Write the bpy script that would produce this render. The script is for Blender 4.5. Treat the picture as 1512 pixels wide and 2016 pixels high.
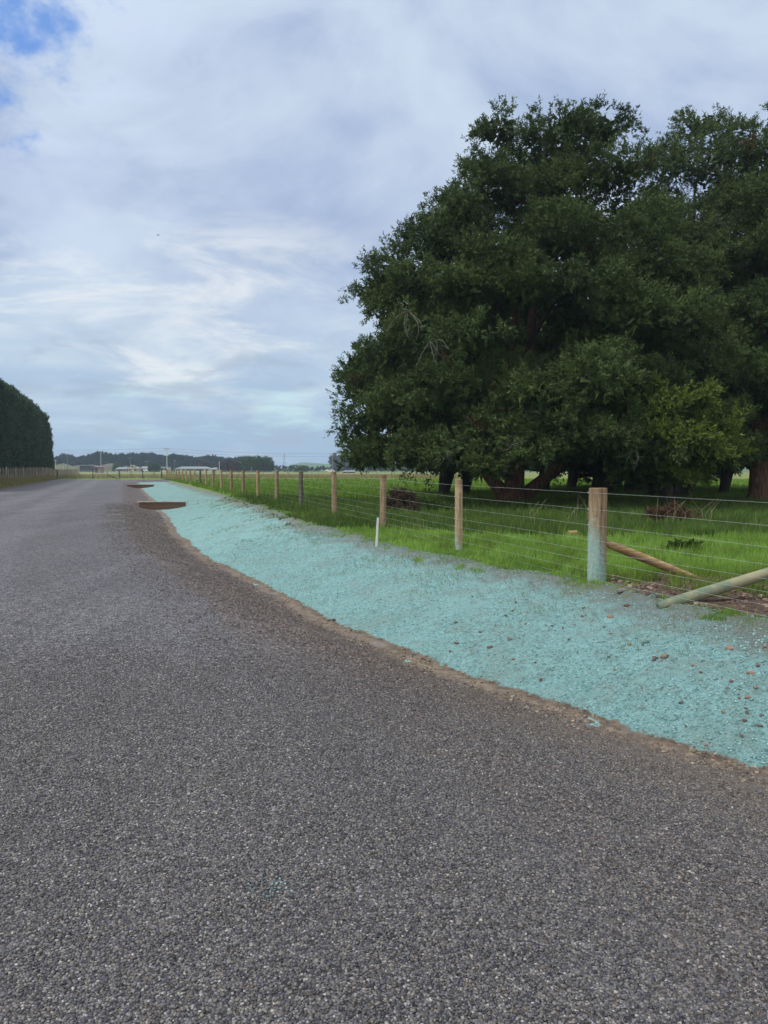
import bpy, math, random
import numpy as np
from mathutils import Vector, noise as mnoise
R = math.radians
for o in list(bpy.data.objects): bpy.data.objects.remove(o)
sc = bpy.context.scene
col = sc.collection

# ------------------------------------------------------------------ camera
F = 1456.0; HOR = 924.0; CZ = 1.6          # focal length and horizon row in photo pixels, eye height
PITCH = math.atan((1008 - HOR) / F)
cd = bpy.data.cameras.new('camera'); cam = bpy.data.objects.new('camera', cd); col.objects.link(cam)
cd.sensor_fit = 'VERTICAL'; cd.sensor_height = 36.0; cd.lens = 36.0 * F / 2016
cd.clip_start = 0.05; cd.clip_end = 9000
cam.location = (0, 0, CZ); cam.rotation_euler = (R(90) - PITCH, 0, 0)
sc.camera = cam

# ------------------------------------------------------------------ world
SUN_EL = 60; SUN_ROT = 250
w = bpy.data.worlds.new('World'); sc.world = w; w.use_nodes = True
def nodes_of(nt):
    def N(t, **k):
        n = nt.nodes.new(t)
        for a, b in k.items():
            if a.startswith('i_'): n.inputs[a[2:].replace('_', ' ')].default_value = b
            else: setattr(n, a, b)
        return n
    def L(a, b): nt.links.new(a, b)
    def val(x, sock):
        if hasattr(x, 'is_output'): L(x, sock)
        else: sock.default_value = x
    def M(op, a, b=0.0, c=0.0, clamp=False):
        n = nt.nodes.new('ShaderNodeMath'); n.operation = op; n.use_clamp = clamp
        val(a, n.inputs[0]); val(b, n.inputs[1]); val(c, n.inputs[2]); return n.outputs[0]
    def MIX(f, a, b, mode='MIX'):
        n = nt.nodes.new('ShaderNodeMix'); n.data_type = 'RGBA'; n.blend_type = mode
        val(f, n.inputs[0])
        for x, s in ((a, n.inputs[6]), (b, n.inputs[7])):
            if hasattr(x, 'is_output'): L(x, s)
            else: s.default_value = (x[0], x[1], x[2], 1)
        return n.outputs[2]
    def SS(x, a, b):      # smooth step
        n = nt.nodes.new('ShaderNodeMapRange'); n.interpolation_type = 'SMOOTHSTEP'
        val(x, n.inputs[0]); n.inputs[1].default_value = a; n.inputs[2].default_value = b
        return n.outputs[0]
    def NOISE(vec, scale, detail=4, rough=.55, dist=0.0, color=False):
        n = nt.nodes.new('ShaderNodeTexNoise'); n.inputs['Scale'].default_value = scale
        n.inputs['Detail'].default_value = detail; n.inputs['Roughness'].default_value = rough
        n.inputs['Distortion'].default_value = dist
        if vec is not None: L(vec, n.inputs['Vector'])
        return n.outputs['Color' if color else 'Fac']
    def MAP(vec, scale=(1, 1, 1), rot=(0, 0, 0), loc=(0, 0, 0)):
        n = nt.nodes.new('ShaderNodeMapping'); L(vec, n.inputs[0])
        n.inputs['Location'].default_value = loc; n.inputs['Rotation'].default_value = rot
        n.inputs['Scale'].default_value = scale; return n.outputs[0]
    return N, L, M, MIX, SS, NOISE, MAP
def sky():
    nt = w.node_tree; nt.nodes.clear()
    N, L, M, MIX, SS, NOISE, MAP = nodes_of(nt)
    tc = N('ShaderNodeTexCoord'); g = tc.outputs['Generated']
    sp = N('ShaderNodeSeparateXYZ'); L(g, sp.inputs[0]); x, y, z = sp.outputs
    zc = M('MAXIMUM', z, 0.0)
    iv = M('DIVIDE', 1.0, M('ADD', zc, 0.30))
    cb = N('ShaderNodeCombineXYZ'); L(M('MULTIPLY', x, iv), cb.inputs[0]); L(M('MULTIPLY', y, iv), cb.inputs[1])
    p = cb.outputs[0]
    ns = N('ShaderNodeTexSky'); ns.sky_type = 'NISHITA'; ns.sun_disc = False
    ns.sun_elevation = R(SUN_EL); ns.sun_rotation = R(SUN_ROT); ns.air_density = 1.0
    clear = MIX(1.0, ns.outputs[0], (0.11, 0.11, 0.11), 'MULTIPLY')
    clear = MIX(.75, clear, (0.12, 0.33, 0.88))
    az = M('ARCTAN2', x, y)                               # azimuth, 0 = ahead
    n1 = NOISE(MAP(g, (1, 1, 1.7), (0, .3, .2), (3.1, 1.7, 0)), 3.0, 7, .56, .4)
    base = MIX(SS(n1, .36, .66), (.37, .475, .69), (.61, .72, .87))
    # lower sky paler and greener
    low = MIX(SS(NOISE(MAP(g, (1.6, 1.6, 5.0), (0, .12, 0), (0, 5, 0)), 2.2, 7, .58, .5), .38, .62), (.40, .55, .73), (.65, .78, .87))
    base = MIX(M('SUBTRACT', 1.0, SS(z, .02, .30)), base, low)
    # bright wisps, stronger to the left and low
    n2 = NOISE(MAP(g, (1.4, 1.4, 4.6), (0, .25, 0), (1.3, .2, .4)), 3.2, 9, .64, .5)
    left = M('SUBTRACT', 1.0, SS(az, -.18, .10))
    band = M('MULTIPLY', SS(z, .05, .12), M('SUBTRACT', 1.0, SS(z, .24, .36)))
    base = MIX(M('MULTIPLY', M('MULTIPLY', SS(n2, .44, .68), .85), M('MULTIPLY', left, band)), base, (.86, .90, .93))
    # dull grey violet mass higher on the left
    n3 = NOISE(MAP(p, (1.2, 1.6, 1), (0, 0, .3), (7, 2, 0)), .9, 5, .5)
    m3 = M('MULTIPLY', M('MULTIPLY', SS(z, .26, .34), M('SUBTRACT', 1.0, SS(z, .42, .50))), M('SUBTRACT', 1.0, SS(az, -.30, -.05)))
    base = MIX(M('MULTIPLY', m3, M('MULTIPLY', SS(n3, .35, .6), .9)), base, (.35, .43, .62))
    # pale clear strips just above the horizon
    n4 = NOISE(MAP(g, (3.0, 3.0, 17)), 1.8, 6, .6, .3)
    lowb = M('MULTIPLY', SS(z, .012, .04), M('SUBTRACT', 1.0, SS(z, .09, .15)))
    base = MIX(M('MULTIPLY', M('MULTIPLY', SS(n4, .50, .68), .8), lowb), base, (.62, .85, .88))
    n4b = NOISE(MAP(g, (4.0, 4.0, 14), (0, 0, 0), (2, 0, 4)), 2.2, 6, .6, .4)
    base = MIX(M('MULTIPLY', M('MULTIPLY', SS(n4b, .48, .66), .55), M('SUBTRACT', 1.0, SS(z, .13, .2))), base, (.40, .50, .62))
    # the opening of blue, upper left
    v = N('ShaderNodeVectorMath', operation='DISTANCE'); L(g, v.inputs[0])
    q = pix_dir(40, 85); v.inputs[1].default_value = q
    nd = NOISE(MAP(g, (1, 1, 1.6), (.2, .5, 0)), 8.0, 8, .62, .1)
    d = M('ADD', v.outputs['Value'], M('MULTIPLY', M('SUBTRACT', nd, .5), .34))
    hole = M('MULTIPLY', M('SUBTRACT', 1.0, SS(d, .005, .075)), .9)
    ring = M('SUBTRACT', 1.0, SS(v.outputs['Value'], .06, .30))
    base = MIX(M('MULTIPLY', ring, M('MULTIPLY', SS(NOISE(MAP(g, (1, 1, 2)), 7, 6, .6, .5), .4, .65), .6)), base, (.66, .76, .95))
    out = MIX(hole, base, clear)
    # unseen sky overhead and behind the viewer brightened and whitened to light the scene
    k = M('ADD', 1.0, M('MULTIPLY', SS(M('SUBTRACT', z, M('MULTIPLY', y, .9)), -.2, 1.0), .75))
    beh = SS(M('SUBTRACT', z, M('MULTIPLY', y, .9)), -.2, .8)
    out = MIX(M('MULTIPLY', beh, .9), out, (.62, .62, .60))
    bg = N('ShaderNodeBackground'); L(out, bg.inputs[0]); L(k, bg.inputs[1])
    wo = N('ShaderNodeOutputWorld'); L(bg.outputs[0], wo.inputs[0])
def pix_dir(px, py):
    a = (px - 756) / F; b = (1008 - py) / F
    c, s = math.cos(PITCH), math.sin(PITCH)
    v = Vector((a, c + b * s, -s + b * c)); v.normalize(); return v
sky()
sd = bpy.data.lights.new('sun', 'SUN'); sun = bpy.data.objects.new('sun', sd); col.objects.link(sun)
sd.energy = 3.0; sd.angle = R(12); sd.color = (1, .97, .92)
sa = R(SUN_ROT); se = R(SUN_EL)
sdir = Vector((math.sin(sa) * math.cos(se), math.cos(sa) * math.cos(se), math.sin(se)))
sun.rotation_euler = sdir.to_track_quat('Z', 'Y').to_euler()
sc.view_settings.view_transform = 'Standard'; sc.view_settings.look = 'None'
sc.view_settings.exposure = 0.0; sc.view_settings.gamma = 1
sc.render.engine = 'CYCLES'
sc.cycles.max_bounces = 5; sc.cycles.transparent_max_bounces = 4; sc.cycles.volume_bounces = 0

# ------------------------------------------------------------------ small tools
rs = np.random.RandomState(7); random.seed(7)
def vn(x, y, s=1.0, seed=0, oct=3):
    """numpy value noise 0..1"""
    x = np.asarray(x, float) * s; y = np.asarray(y, float) * s
    tot = 0; amp = 1; nrm = 0
    for o in range(oct):
        xi = np.floor(x).astype(np.int64); yi = np.floor(y).astype(np.int64)
        fx = x - xi; fy = y - yi; fx = fx * fx * (3 - 2 * fx); fy = fy * fy * (3 - 2 * fy)
        def h(a, b):
            n = (a * 374761393 + b * 668265263 + (seed + o * 17) * 1442695041) & 0x7fffffff
            n = ((n ^ (n >> 13)) * 1274126177) & 0x7fffffff
            return ((n ^ (n >> 16)) & 0xffff) / 65535.0
        v = (h(xi, yi) * (1 - fx) + h(xi + 1, yi) * fx) * (1 - fy) + (h(xi, yi + 1) * (1 - fx) + h(xi + 1, yi + 1) * fx) * fy
        tot = tot + v * amp; nrm += amp; amp *= .5; x = x * 2.03; y = y * 2.03
    return tot / nrm
def sstep(x, a, b):
    t = np.clip((np.asarray(x, float) - a) / (b - a), 0, 1); return t * t * (3 - 2 * t)
def tag(o, label=None, cat=None, group=None, kind=None):
    if label: o['label'] = label
    if cat: o['category'] = cat
    if group: o['group'] = group
    if kind: o['kind'] = kind
    return o
def empty(name, loc, rz=0):
    o = bpy.data.objects.new(name, None); col.objects.link(o); o.location = loc; o.rotation_euler = (0, 0, rz)
    o.empty_display_size = .2; return o
def mesh_np(name, V, faces, mat, parent=None, attrs=None, smooth=False, loc=(0, 0, 0)):
    """V (n,3); faces (m,k) int array with constant k"""
    me = bpy.data.meshes.new(name); V = np.asarray(V, np.float32); faces = np.asarray(faces, np.int32)
    m, k = faces.shape
    me.vertices.add(len(V)); me.vertices.foreach_set('co', V.ravel())
    me.loops.add(m * k); me.loops.foreach_set('vertex_index', faces.ravel())
    me.polygons.add(m); me.polygons.foreach_set('loop_start', np.arange(0, m * k, k, dtype=np.int32))
    me.update(calc_edges=True)
    if smooth: me.polygons.foreach_set('use_smooth', np.ones(m, bool))
    for an, (dom, arr) in (attrs or {}).items():
        a = me.attributes.new(an, 'FLOAT', dom); a.data.foreach_set('value', np.asarray(arr, np.float32))
    me.materials.append(mat)
    o = bpy.data.objects.new(name, me); col.objects.link(o); o.location = loc
    if parent: o.parent = parent
    return o
class MB:
    def __init__(s): s.v = []; s.f = []
    def add(s, vs, fs):
        n = len(s.v); s.v += [tuple(q) for q in vs]; s.f += [tuple(i + n for i in q) for q in fs]; return s
    def box(s, x0, x1, y0, y1, z0, z1):
        return s.add([(x0, y0, z0), (x1, y0, z0), (x1, y1, z0), (x0, y1, z0), (x0, y0, z1), (x1, y0, z1), (x1, y1, z1), (x0, y1, z1)],
                     [(0, 3, 2, 1), (4, 5, 6, 7), (0, 1, 5, 4), (1, 2, 6, 5), (2, 3, 7, 6), (3, 0, 4, 7)])
    def gable(s, x0, x1, y0, y1, z0, z1, hip=0.0, t=.12):
        ym = (y0 + y1) / 2
        return s.add([(x0, y0, z0), (x1, y0, z0), (x1, y1, z0), (x0, y1, z0), (x0 + hip, ym, z1), (x1 - hip, ym, z1),
                      ], [(0, 1, 5, 4), (2, 3, 4, 5), (0, 4, 3), (1, 2, 5), (0, 3, 2, 1)])
    def tube(s, pts, rad, n=8, jag=0.0, cap=True, ov=None):
        pts = [Vector(p) for p in pts]; rings = []
        up0 = Vector((0, 0, 1))
        base = len(s.v)
        for i, p in enumerate(pts):
            t = (pts[min(i + 1, len(pts) - 1)] - pts[max(i - 1, 0)]).normalized()
            a = t.cross(Vector((.13, .97, .2))).normalized()
            b = t.cross(a).normalized(); r = rad[i] if hasattr(rad, '__len__') else rad
            for k in range(n):
                th = 2 * math.pi * k / n
                rr = r * (1 + (random.uniform(-jag, jag) if jag else 0))
                s.v.append(tuple(p + a * math.cos(th) * rr + b * math.sin(th) * rr))
        for i in range(len(pts) - 1):
            for k in range(n):
                A = base + i * n + k; B = base + i * n + (k + 1) % n
                s.f.append((A, B, B + n, A + n))
        if cap:
            s.f.append(tuple(base + k for k in range(n))[::-1]); q = base + (len(pts) - 1) * n
            s.f.append(tuple(q + k for k in range(n)))
        return s
    def build(s, name, mat, parent=None, smooth=False, loc=(0, 0, 0)):
        me = bpy.data.meshes.new(name); me.from_pydata(s.v, [], s.f); me.update()
        import bmesh
        bm = bmesh.new(); bm.from_mesh(me); bmesh.ops.recalc_face_normals(bm, faces=bm.faces); bm.to_mesh(me); bm.free()
        if smooth:
            me.polygons.foreach_set('use_smooth', [len(p.vertices) == 4 for p in me.polygons])
        me.materials.append(mat)
        o = bpy.data.objects.new(name, me); col.objects.link(o); o.location = loc
        if parent: o.parent = parent
        return o

# ------------------------------------------------------------------ terrain
def base_z(Y): return .0033 * np.clip(Y, 0, 100)
def G0(px, py, z):      # photo pixel to a point at height z
    d = pix_dir(px, py); t = (z - CZ) / d.z; return d.x * t, d.y * t
tS = np.array([(-3000, 900), (-5, 3.2), (0, 1.2), (5, -.75), (9, -2.25), (12.4, -3.9), (14.7, -5), (26, -9.3), (53, -18.8), (78, -27.6), (100, -35.2), (3000, -1000)])
dd = [(-3000, 900, 0), (-6, 8.4, -.42), (0, 5.4, -.42), (3, 3.9, -.42)]
for px, py, z in [(1512, 1515, -.42), (1350, 1468, -.42), (1200, 1421, -.42), (1000, 1355, -.42), (800, 1277, -.40), (640, 1219, -.38), (560, 1172, -.36), (410, 1099, -.33), (352, 1052, -.30), (326, 1012, -.24)]:
    X, Y = G0(px, py, z); dd.append((Y, X, z))
dd += [(33.9, -10.3, -.24), (34.1, -10.4, .03), (46, -14.6, -.05), (67.9, -22.3, -.13), (68.1, -22.4, .12), (80, -26.6, .26), (100, -33.8, .33), (3000, -990, .33)]
tD = np.array(dd)
def XL(Y): return np.where(Y > 150, -60.5, -9.5 - .34 * Y)
def XS(Y): return np.interp(Y, tS[:, 0], tS[:, 1])
def XD(Y): return np.interp(Y, tD[:, 0], tD[:, 1]) + .10 * (vn(Y, Y * 0, 1.3, 3) - .5) * 2 * sstep(Y, 3, 6) + .05 * (vn(Y, Y * 0, 5, 4) - .5) * 2
def XF(Y): return 2.72 - .358 * (Y - 9.4)
_o = np.array([(-3000, -1), (0, -.4), (6.7, -.25), (9.1, -.2), (12.6, -.9), (18, -1.5), (27, -1.2), (100, -.9), (3000, -.9)])
def XT(Y): return XF(Y) + np.interp(Y, _o[:, 0], _o[:, 1])
def zD(Y): return np.interp(Y, tD[:, 0], tD[:, 2])
_f = np.array([(-3000, .1), (0, .14), (7, .2), (9.4, .154), (13.25, .17), (17.1, .23), (20.9, .28), (24.8, .32), (30, .34), (40, .37), (60, .42), (92, .38), (110, .33), (3000, .33)])
def zF(Y): return np.interp(Y, _f[:, 0], _f[:, 1])
def terrain(X, Y, fine=True):
    X = np.asarray(X, float); Y = np.asarray(Y, float)
    b = base_z(Y); xl, xs, xd, xt, xf = XL(Y), XS(Y), XD(Y), XT(Y), XF(Y)
    zd = zD(Y); zf = zF(Y)
    bump = .06 * (vn(X, Y, .35, 11) - .5) + .03 * (vn(X, Y, 1.4, 12) - .5)
    # left bank
    zl = b + sstep(xl - X, 0, 1.6) * .34 * (1 - sstep(Y, 90, 110)) + bump * sstep(xl - X, .3, 2)
    # crown of the road is flat; shoulder falls to the ditch
    u = np.clip((X - xs) / np.maximum(xd - .35 - xs, .3), 0, 1)
    w_ = sstep(Y, 24, 31)
    zsh = b + (zd - b) * (u ** 1.3 * (1 - w_) + w_ * np.sin(u * np.pi / 2) ** 1.6)
    v = np.clip((X - xd) / np.maximum(xt - xd, .3), 0, 1)
    batter = zd + (zf - .03 - zd) * (v * (1.35 - .35 * v) * (1 - w_) + w_ * v ** 1.35)
    bn = (.10 * (vn(X, Y, .8, 5) - .5) + .05 * (vn(X, Y, 3, 6) - .5) + .035 * (vn(X, Y, 11, 7) - .5)) * sstep(X - xd, .05, .5)
    zb = batter + bn
    tr = sstep(X - xf, .5, 5)
    zp = zf * (1 - tr) + (.2 + .13 * sstep(Y, 60, 110)) * tr + bump * 1.2 + .03 * (vn(X, Y, 6, 8) - .5) * (Y < 40)
    z = np.where(X < xl, zl, np.where(X < xs, b, np.where(X < xd, zsh, np.where(X < xt, zb, zp + (bn) * (1 - sstep(X - xt, 0, .5))))))
    z = z + np.where((X > xl) & (X < xd), .012 * (vn(X, Y, 1.1, 9) - .5), 0)
    return z
def tz(X, Y): return float(terrain(np.array([X]), np.array([Y]))[0])
def hit(px, py, far=400):
    d = pix_dir(px, py); t = 2.0; last = t
    while t < far:
        p = Vector((0, 0, CZ)) + d * t
        if p.z < tz(p.x, p.y):
            a, b = last, t
            for _ in range(14):
                m = (a + b) / 2; p = Vector((0, 0, CZ)) + d * m
                if p.z < tz(p.x, p.y): b = m
                else: a = m
            p = Vector((0, 0, CZ)) + d * b; return Vector((p.x, p.y, tz(p.x, p.y)))
        last = t; t *= 1.01
    p = Vector((0, 0, CZ)) + d * far; return Vector((p.x, p.y, tz(p.x, p.y)))
def at(px, Y, z=None):      # column px at depth Y, on the ground
    X = (px - 756) / F * (Y * math.cos(PITCH) + (CZ - .3) * math.sin(PITCH)); return Vector((X, Y, tz(X, Y) if z is None else z))

# ------------------------------------------------------------------ materials
def new_mat(name):
    m = bpy.data.materials.new(name); m.use_nodes = True; nt = m.node_tree
    b = nt.nodes['Principled BSDF']; return m, nt, b
def simple(name, c1, c2=None, scale=6, rough=.8, bump=.0, bscale=30, stretch=(1, 1, 1), metal=0, spec=.3):
    m, nt, b = new_mat(name); N, L, M, MIX, SS, NOISE, MAP = nodes_of(nt)
    tc = N('ShaderNodeTexCoord'); v = MAP(tc.outputs['Object'], stretch)
    n = NOISE(v, scale, 6, .6); b.inputs['Roughness'].default_value = rough; b.inputs['Metallic'].default_value = metal
    b.inputs['Specular IOR Level'].default_value = spec
    c2 = c2 or tuple(q * .65 for q in c1)
    L(MIX(SS(n, .35, .65), c1, c2), b.inputs['Base Color'])
    if bump:
        bp = N('ShaderNodeBump', i_Strength=bump, i_Distance=.02); L(NOISE(v, bscale, 5, .6), bp.inputs['Height']); L(bp.outputs[0], b.inputs['Normal'])
    return m
def ground_material():
    m, nt, b = new_mat('roadside_ground'); N, L, M, MIX, SS, NOISE, MAP = nodes_of(nt)
    b.inputs['Specular IOR Level'].default_value = .12
    ps = N('ShaderNodeNewGeometry').outputs['Position']
    def A(n): return N('ShaderNodeAttribute', attribute_name=n).outputs['Fac']
    yy_ = N('ShaderNodeSeparateXYZ'); L(ps, yy_.inputs[0]); yy_ = yy_.outputs[1]; bare = N('ShaderNodeAttribute', attribute_name='bare').outputs['Fac']
    dS, dD, dT, isr = A('dS'), A('dD'), A('dT'), A('isroad')
    def voro(scale, feat='F1', rnd=1.0):
        v = N('ShaderNodeTexVoronoi', feature=feat); v.inputs['Scale'].default_value = scale; v.inputs['Randomness'].default_value = rnd
        L(ps, v.inputs['Vector']); return v
    def chips(scale):
        v = voro(scale); c = N('ShaderNodeSeparateColor'); L(v.outputs['Color'], c.inputs[0])
        return c.outputs[0], c.outputs[1], c.outputs[2], v.outputs['Distance']
    r1, r2, r3, d1 = chips(92)
    big = NOISE(ps, .45, 4, .55); mid = NOISE(ps, 3.0, 4, .6); fin = NOISE(ps, 40, 4, .6)
    # chip seal
    cr = N('ShaderNodeValToRGB'); L(r1, cr.inputs[0]); e = cr.color_ramp
    e.elements[0].position = 0; e.elements[0].color = (.03, .03, .036, 1)
    e.elements[1].position = 1; e.elements[1].color = (.46, .45, .43, 1)
    for pz, c in ((.25, (.105, .104, .118, 1)), (.6, (.205, .203, .224, 1)), (.92, (.315, .31, .32, 1)), (.975, (.40, .39, .37, 1))):
        q = e.elements.new(pz); q.color = c
    seal = cr.outputs[0]
    seal = MIX(M('MULTIPLY', SS(r2, .80, .95), .45), seal, (.17, .13, .085))
    seal = MIX(M('MULTIPLY', SS(r3, .85, .95), .4), seal, (.045, .05, .11))
    gapm = SS(d1, .0042, .0078)
    seal = MIX(M('MULTIPLY', SS(M('MULTIPLY', d1, 1.0), .38, .72), .75), seal, (.018, .018, .022))
    # length-wise wheel paths and patches
    tr = NOISE(MAP(ps, (1.1, .05, 1), (0, 0, -.34)), 1.0, 3, .5)
    seal = MIX(1.0, seal, MIX(tr, (.74, .74, .75), (1.28, 1.28, 1.29)), 'MULTIPLY')
    wb = M('ADD', dS, M('MULTIPLY', M('SUBTRACT', big, .5), 1.2))
    w1 = M('SUBTRACT', 1.0, SS(M('ABSOLUTE', M('ADD', wb, 3.0)), .25, .95)); w2 = M('SUBTRACT', 1.0, SS(M('ABSOLUTE', M('ADD', wb, 5.0)), .25, .95)); w3 = M('SUBTRACT', 1.0, SS(M('ABSOLUTE', M('ADD', wb, 7.4)), .25, .95))
    seal = MIX(M('MULTIPLY', M('ADD', M('ADD', w1, w2), w3, clamp=True), .9), seal, MIX(1.0, seal, (1.22, 1.22, 1.24), 'MULTIPLY'))
    seal = MIX(1.0, seal, MIX(big, (.85, .86, .88), (1.15, 1.14, 1.12)), 'MULTIPLY')
    seal = MIX(1.0, seal, MIX(SS(NOISE(ps, 17, 5, .75), .38, .62), (.60, .60, .60), (1.16, 1.15, 1.16)), 'MULTIPLY')
    # shoulder stones, browner and coarser
    s1, s2, s3, d2 = chips(34)
    sh = MIX(s1, (.055, .048, .050), (.265, .23, .235)); sh = MIX(1.0, sh, MIX(SS(NOISE(ps, 9, 5, .75), .38, .62), (.65, .65, .65), (1.3, 1.28, 1.25)), 'MULTIPLY')
    sh = MIX(SS(s2, .95, 1.0), sh, (.5, .47, .44))
    sh = MIX(M('MULTIPLY', SS(s3, .6, .9), .35), sh, (.15, .10, .065))
    sh = MIX(M('MULTIPLY', SS(d2, .35, .7), .8), sh, (.025, .022, .020))
    dSn = M('ADD', dS, M('MULTIPLY', M('SUBTRACT', mid, .5), .5))
    wv = M('ADD', dD, M('MULTIPLY', M('SUBTRACT', mid, .5), .7))
    dSn = M('ADD', dS, M('MULTIPLY', M('SUBTRACT', mid, .5), .22))
    shm = M('MULTIPLY', SS(dSn, -.03, .10), M('MAXIMUM', SS(wv, -3.2, -1.3), SS(M('ADD', dS, 0.0), .4, 1.0)))
    c = MIX(shm, seal, sh)
    # brown soil washed over the stones near the ditch
    soil = MIX(SS(NOISE(ps, 14, 5, .65), .35, .65), (.14, .095, .066), (.08, .06, .048))
    c = MIX(M('MULTIPLY', M('MULTIPLY', SS(wv, -2.2, -.35), M('MULTIPLY', SS(NOISE(ps, 5, 6, .7), .40, .60), M('SUBTRACT', 1.0, M('MULTIPLY', SS(yy_, 7, 16), .65)))), .7), c, soil)
    # silt line
    silt = MIX(SS(NOISE(MAP(ps, (1, 1, 1)), 8, 6, .65), .35, .65), (.235, .185, .14), (.115, .095, .078))
    silt = MIX(M('MULTIPLY', SS(fin, .5, .7), .5), silt, (.06, .05, .04))
    # grey fines and bright puddled mulch in the silt
    silt = MIX(SS(NOISE(ps, 2.2, 5, .6), .55, .7), silt, (.19, .175, .155))
    wv2 = M('ADD', M('MULTIPLY', dD, M('ADD', .62, M('MULTIPLY', SS(yy_, 6, 14), .5))), M('MULTIPLY', M('SUBTRACT', NOISE(ps, 4, 5, .6), .5), .55))
    c = MIX(M('MULTIPLY', SS(wv2, -.34, -.10), SS(NOISE(ps, 7, 6, .7), .34, .50)), c, silt)
    pud = M('MULTIPLY', M('MULTIPLY', SS(wv2, -.26, -.22), M('SUBTRACT', 1.0, SS(wv2, -.16, -.12))), SS(NOISE(MAP(ps, (1, 1, 1), (0, 0, 0), (3, 1, 0)), 1.6, 2, .5), .63, .65))
    c = MIX(M('MULTIPLY', pud, .8), c, (.20, .44, .45))
    # teal hydroseed mulch
    f1 = NOISE(ps, 28, 6, .75); f2 = NOISE(ps, 75, 4, .7); f3 = NOISE(ps, 2.0, 5, .65); f0 = NOISE(ps, .7, 4, .6)
    teal = MIX(SS(f1, .33, .62), (.085, .20, .21), (.26, .475, .495))
    teal = MIX(M('MULTIPLY', SS(f2, .46, .62), .6), teal, (.33, .52, .515))
    teal = MIX(M('MULTIPLY', SS(NOISE(ps, 120, 3, .8), .54, .68), .5), teal, (.05, .10, .10))
    teal = MIX(M('MULTIPLY', SS(f3, .42, .68), .8), teal, (.21, .31, .30))
    teal = MIX(M('MULTIPLY', SS(NOISE(ps, .9, 5, .6), .48, .66), .5), teal, (.25, .42, .43))
    teal = MIX(M('MULTIPLY', SS(NOISE(ps, 6, 6, .75), .54, .70), .55), teal, (.13, .125, .105))
    up = SS(dD, .5, 3.2)
    dirt = MIX(SS(f1, .35, .65), (.21, .185, .16), (.10, .088, .075))
    # streaks running down the bank
    stk = NOISE(MAP(ps, (9, 1.2, 1), (0, 0, -.95)), 1.0, 6, .65)
    teal = MIX(M('MULTIPLY', SS(yy_, 16, 40), .45), teal, (.14, .225, .205))
    teal = MIX(M('MULTIPLY', M('MULTIPLY', SS(stk, .52, .66), .8), M('MAXIMUM', SS(dD, .8, 2.2), .3)), teal, (.12, .20, .17))
    teal = MIX(M('MULTIPLY', M('SUBTRACT', 1.0, SS(f1, .27, .37)), .8), teal, (.07, .10, .09))
    sv = voro(30); svc = N('ShaderNodeSeparateColor'); L(sv.outputs['Color'], svc.inputs[0])
    spots = M('MULTIPLY', SS(svc.outputs[0], .93, .94), M('MULTIPLY', SS(f0, .45, .6), M('SUBTRACT', 1.0, SS(sv.outputs['Distance'], .3, .5))))
    teal = MIX(M('MULTIPLY', spots, .8), teal, (.22, .12, .09))
    # mulch thins out up the bank
    dTn = M('ADD', dT, M('ADD', M('MULTIPLY', M('SUBTRACT', f3, .5), 1.5), M('MULTIPLY', M('SUBTRACT', f1, .5), 1.2)))
    bank = MIX(SS(dTn, -.75, -.05), teal, MIX(.28, dirt, teal))
    gr = MIX(SS(NOISE(ps, 1.7, 5, .6), .35, .65), (.065, .12, .018), (.125, .20, .03))
    gr = MIX(M('MULTIPLY', SS(NOISE(ps, 22, 5, .7), .42, .62), .5), gr, (.03, .07, .010))
    # weeds showing in the mulch
    gm = M('MULTIPLY', SS(NOISE(ps, .8, 6, .7), .60, .70), SS(dD, .9, 1.8))
    bank = MIX(M('MULTIPLY', gm, .7), bank, (.085, .17, .06))
    dTg = M('ADD', dT, M('MULTIPLY', M('SUBTRACT', NOISE(ps, 3.5, 6, .7), .5), 1.3))
    # far pasture dries out
    yy = N('ShaderNodeSeparateXYZ'); L(ps, yy.inputs[0]); Y = yy.outputs[1]; X = yy.outputs[0]
    gb = MIX(SS(NOISE(ps, .12, 5, .6), .35, .65), (.10, .18, .026), (.17, .27, .042))
    field = MIX(SS(dTg, -.10, .38), bank, MIX(SS(Y, 26, 45), gr, gb))
    field = MIX(SS(M('ADD', bare, M('MULTIPLY', M('SUBTRACT', NOISE(ps, 5, 6, .8), .5), 2.0)), .30, .5), field, MIX(SS(NOISE(ps, 14, 6, .75), .35, .65), (.17, .115, .09), (.06, .045, .038)))
    yn = M('ADD', Y, M('MULTIPLY', M('SUBTRACT', NOISE(ps, .05, 4, .6), .5), 30))
    tan = MIX(SS(NOISE(ps, .08, 5, .7), .3, .7), (.21, .20, .09), (.12, .17, .045))
    field = MIX(SS(yn, 98, 112), field, tan)
    field = MIX(SS(Y, 260, 420), field, (.07, .13, .035))
    edgeD = M('ADD', dD, M('MULTIPLY', M('SUBTRACT', NOISE(ps, 9, 5, .6), .5), .22))
    c = MIX(SS(edgeD, .0, .05), c, field)
    # left verge
    dL = A('dL')
    verge = MIX(SS(NOISE(ps, 2.5, 5, .65), .35, .65), (.13, .13, .055), (.07, .105, .03))
    dLn = M('ADD', dL, M('MULTIPLY', M('SUBTRACT', mid, .5), .8))
    lv = MIX(SS(dLn, -.9, .3), c, MIX(.5, soil, sh)); lv = MIX(SS(dLn, -.1, .5), lv, verge)
    lv = MIX(SS(Y, 92, 97), lv, field)
    c = MIX(SS(dL, -1.2, -1.0), c, lv)
    # junction apron
    c = MIX(M('MULTIPLY', isr, M('SUBTRACT', 1.0, SS(dLn, -.3, .3))), c, seal)
    L(c, b.inputs['Base Color'])
    # relief
    ptc = M('MULTIPLY', M('MULTIPLY', M('SUBTRACT', 1.0, SS(d1, .05, .75)), M('ADD', .4, r2)), .006)
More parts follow.
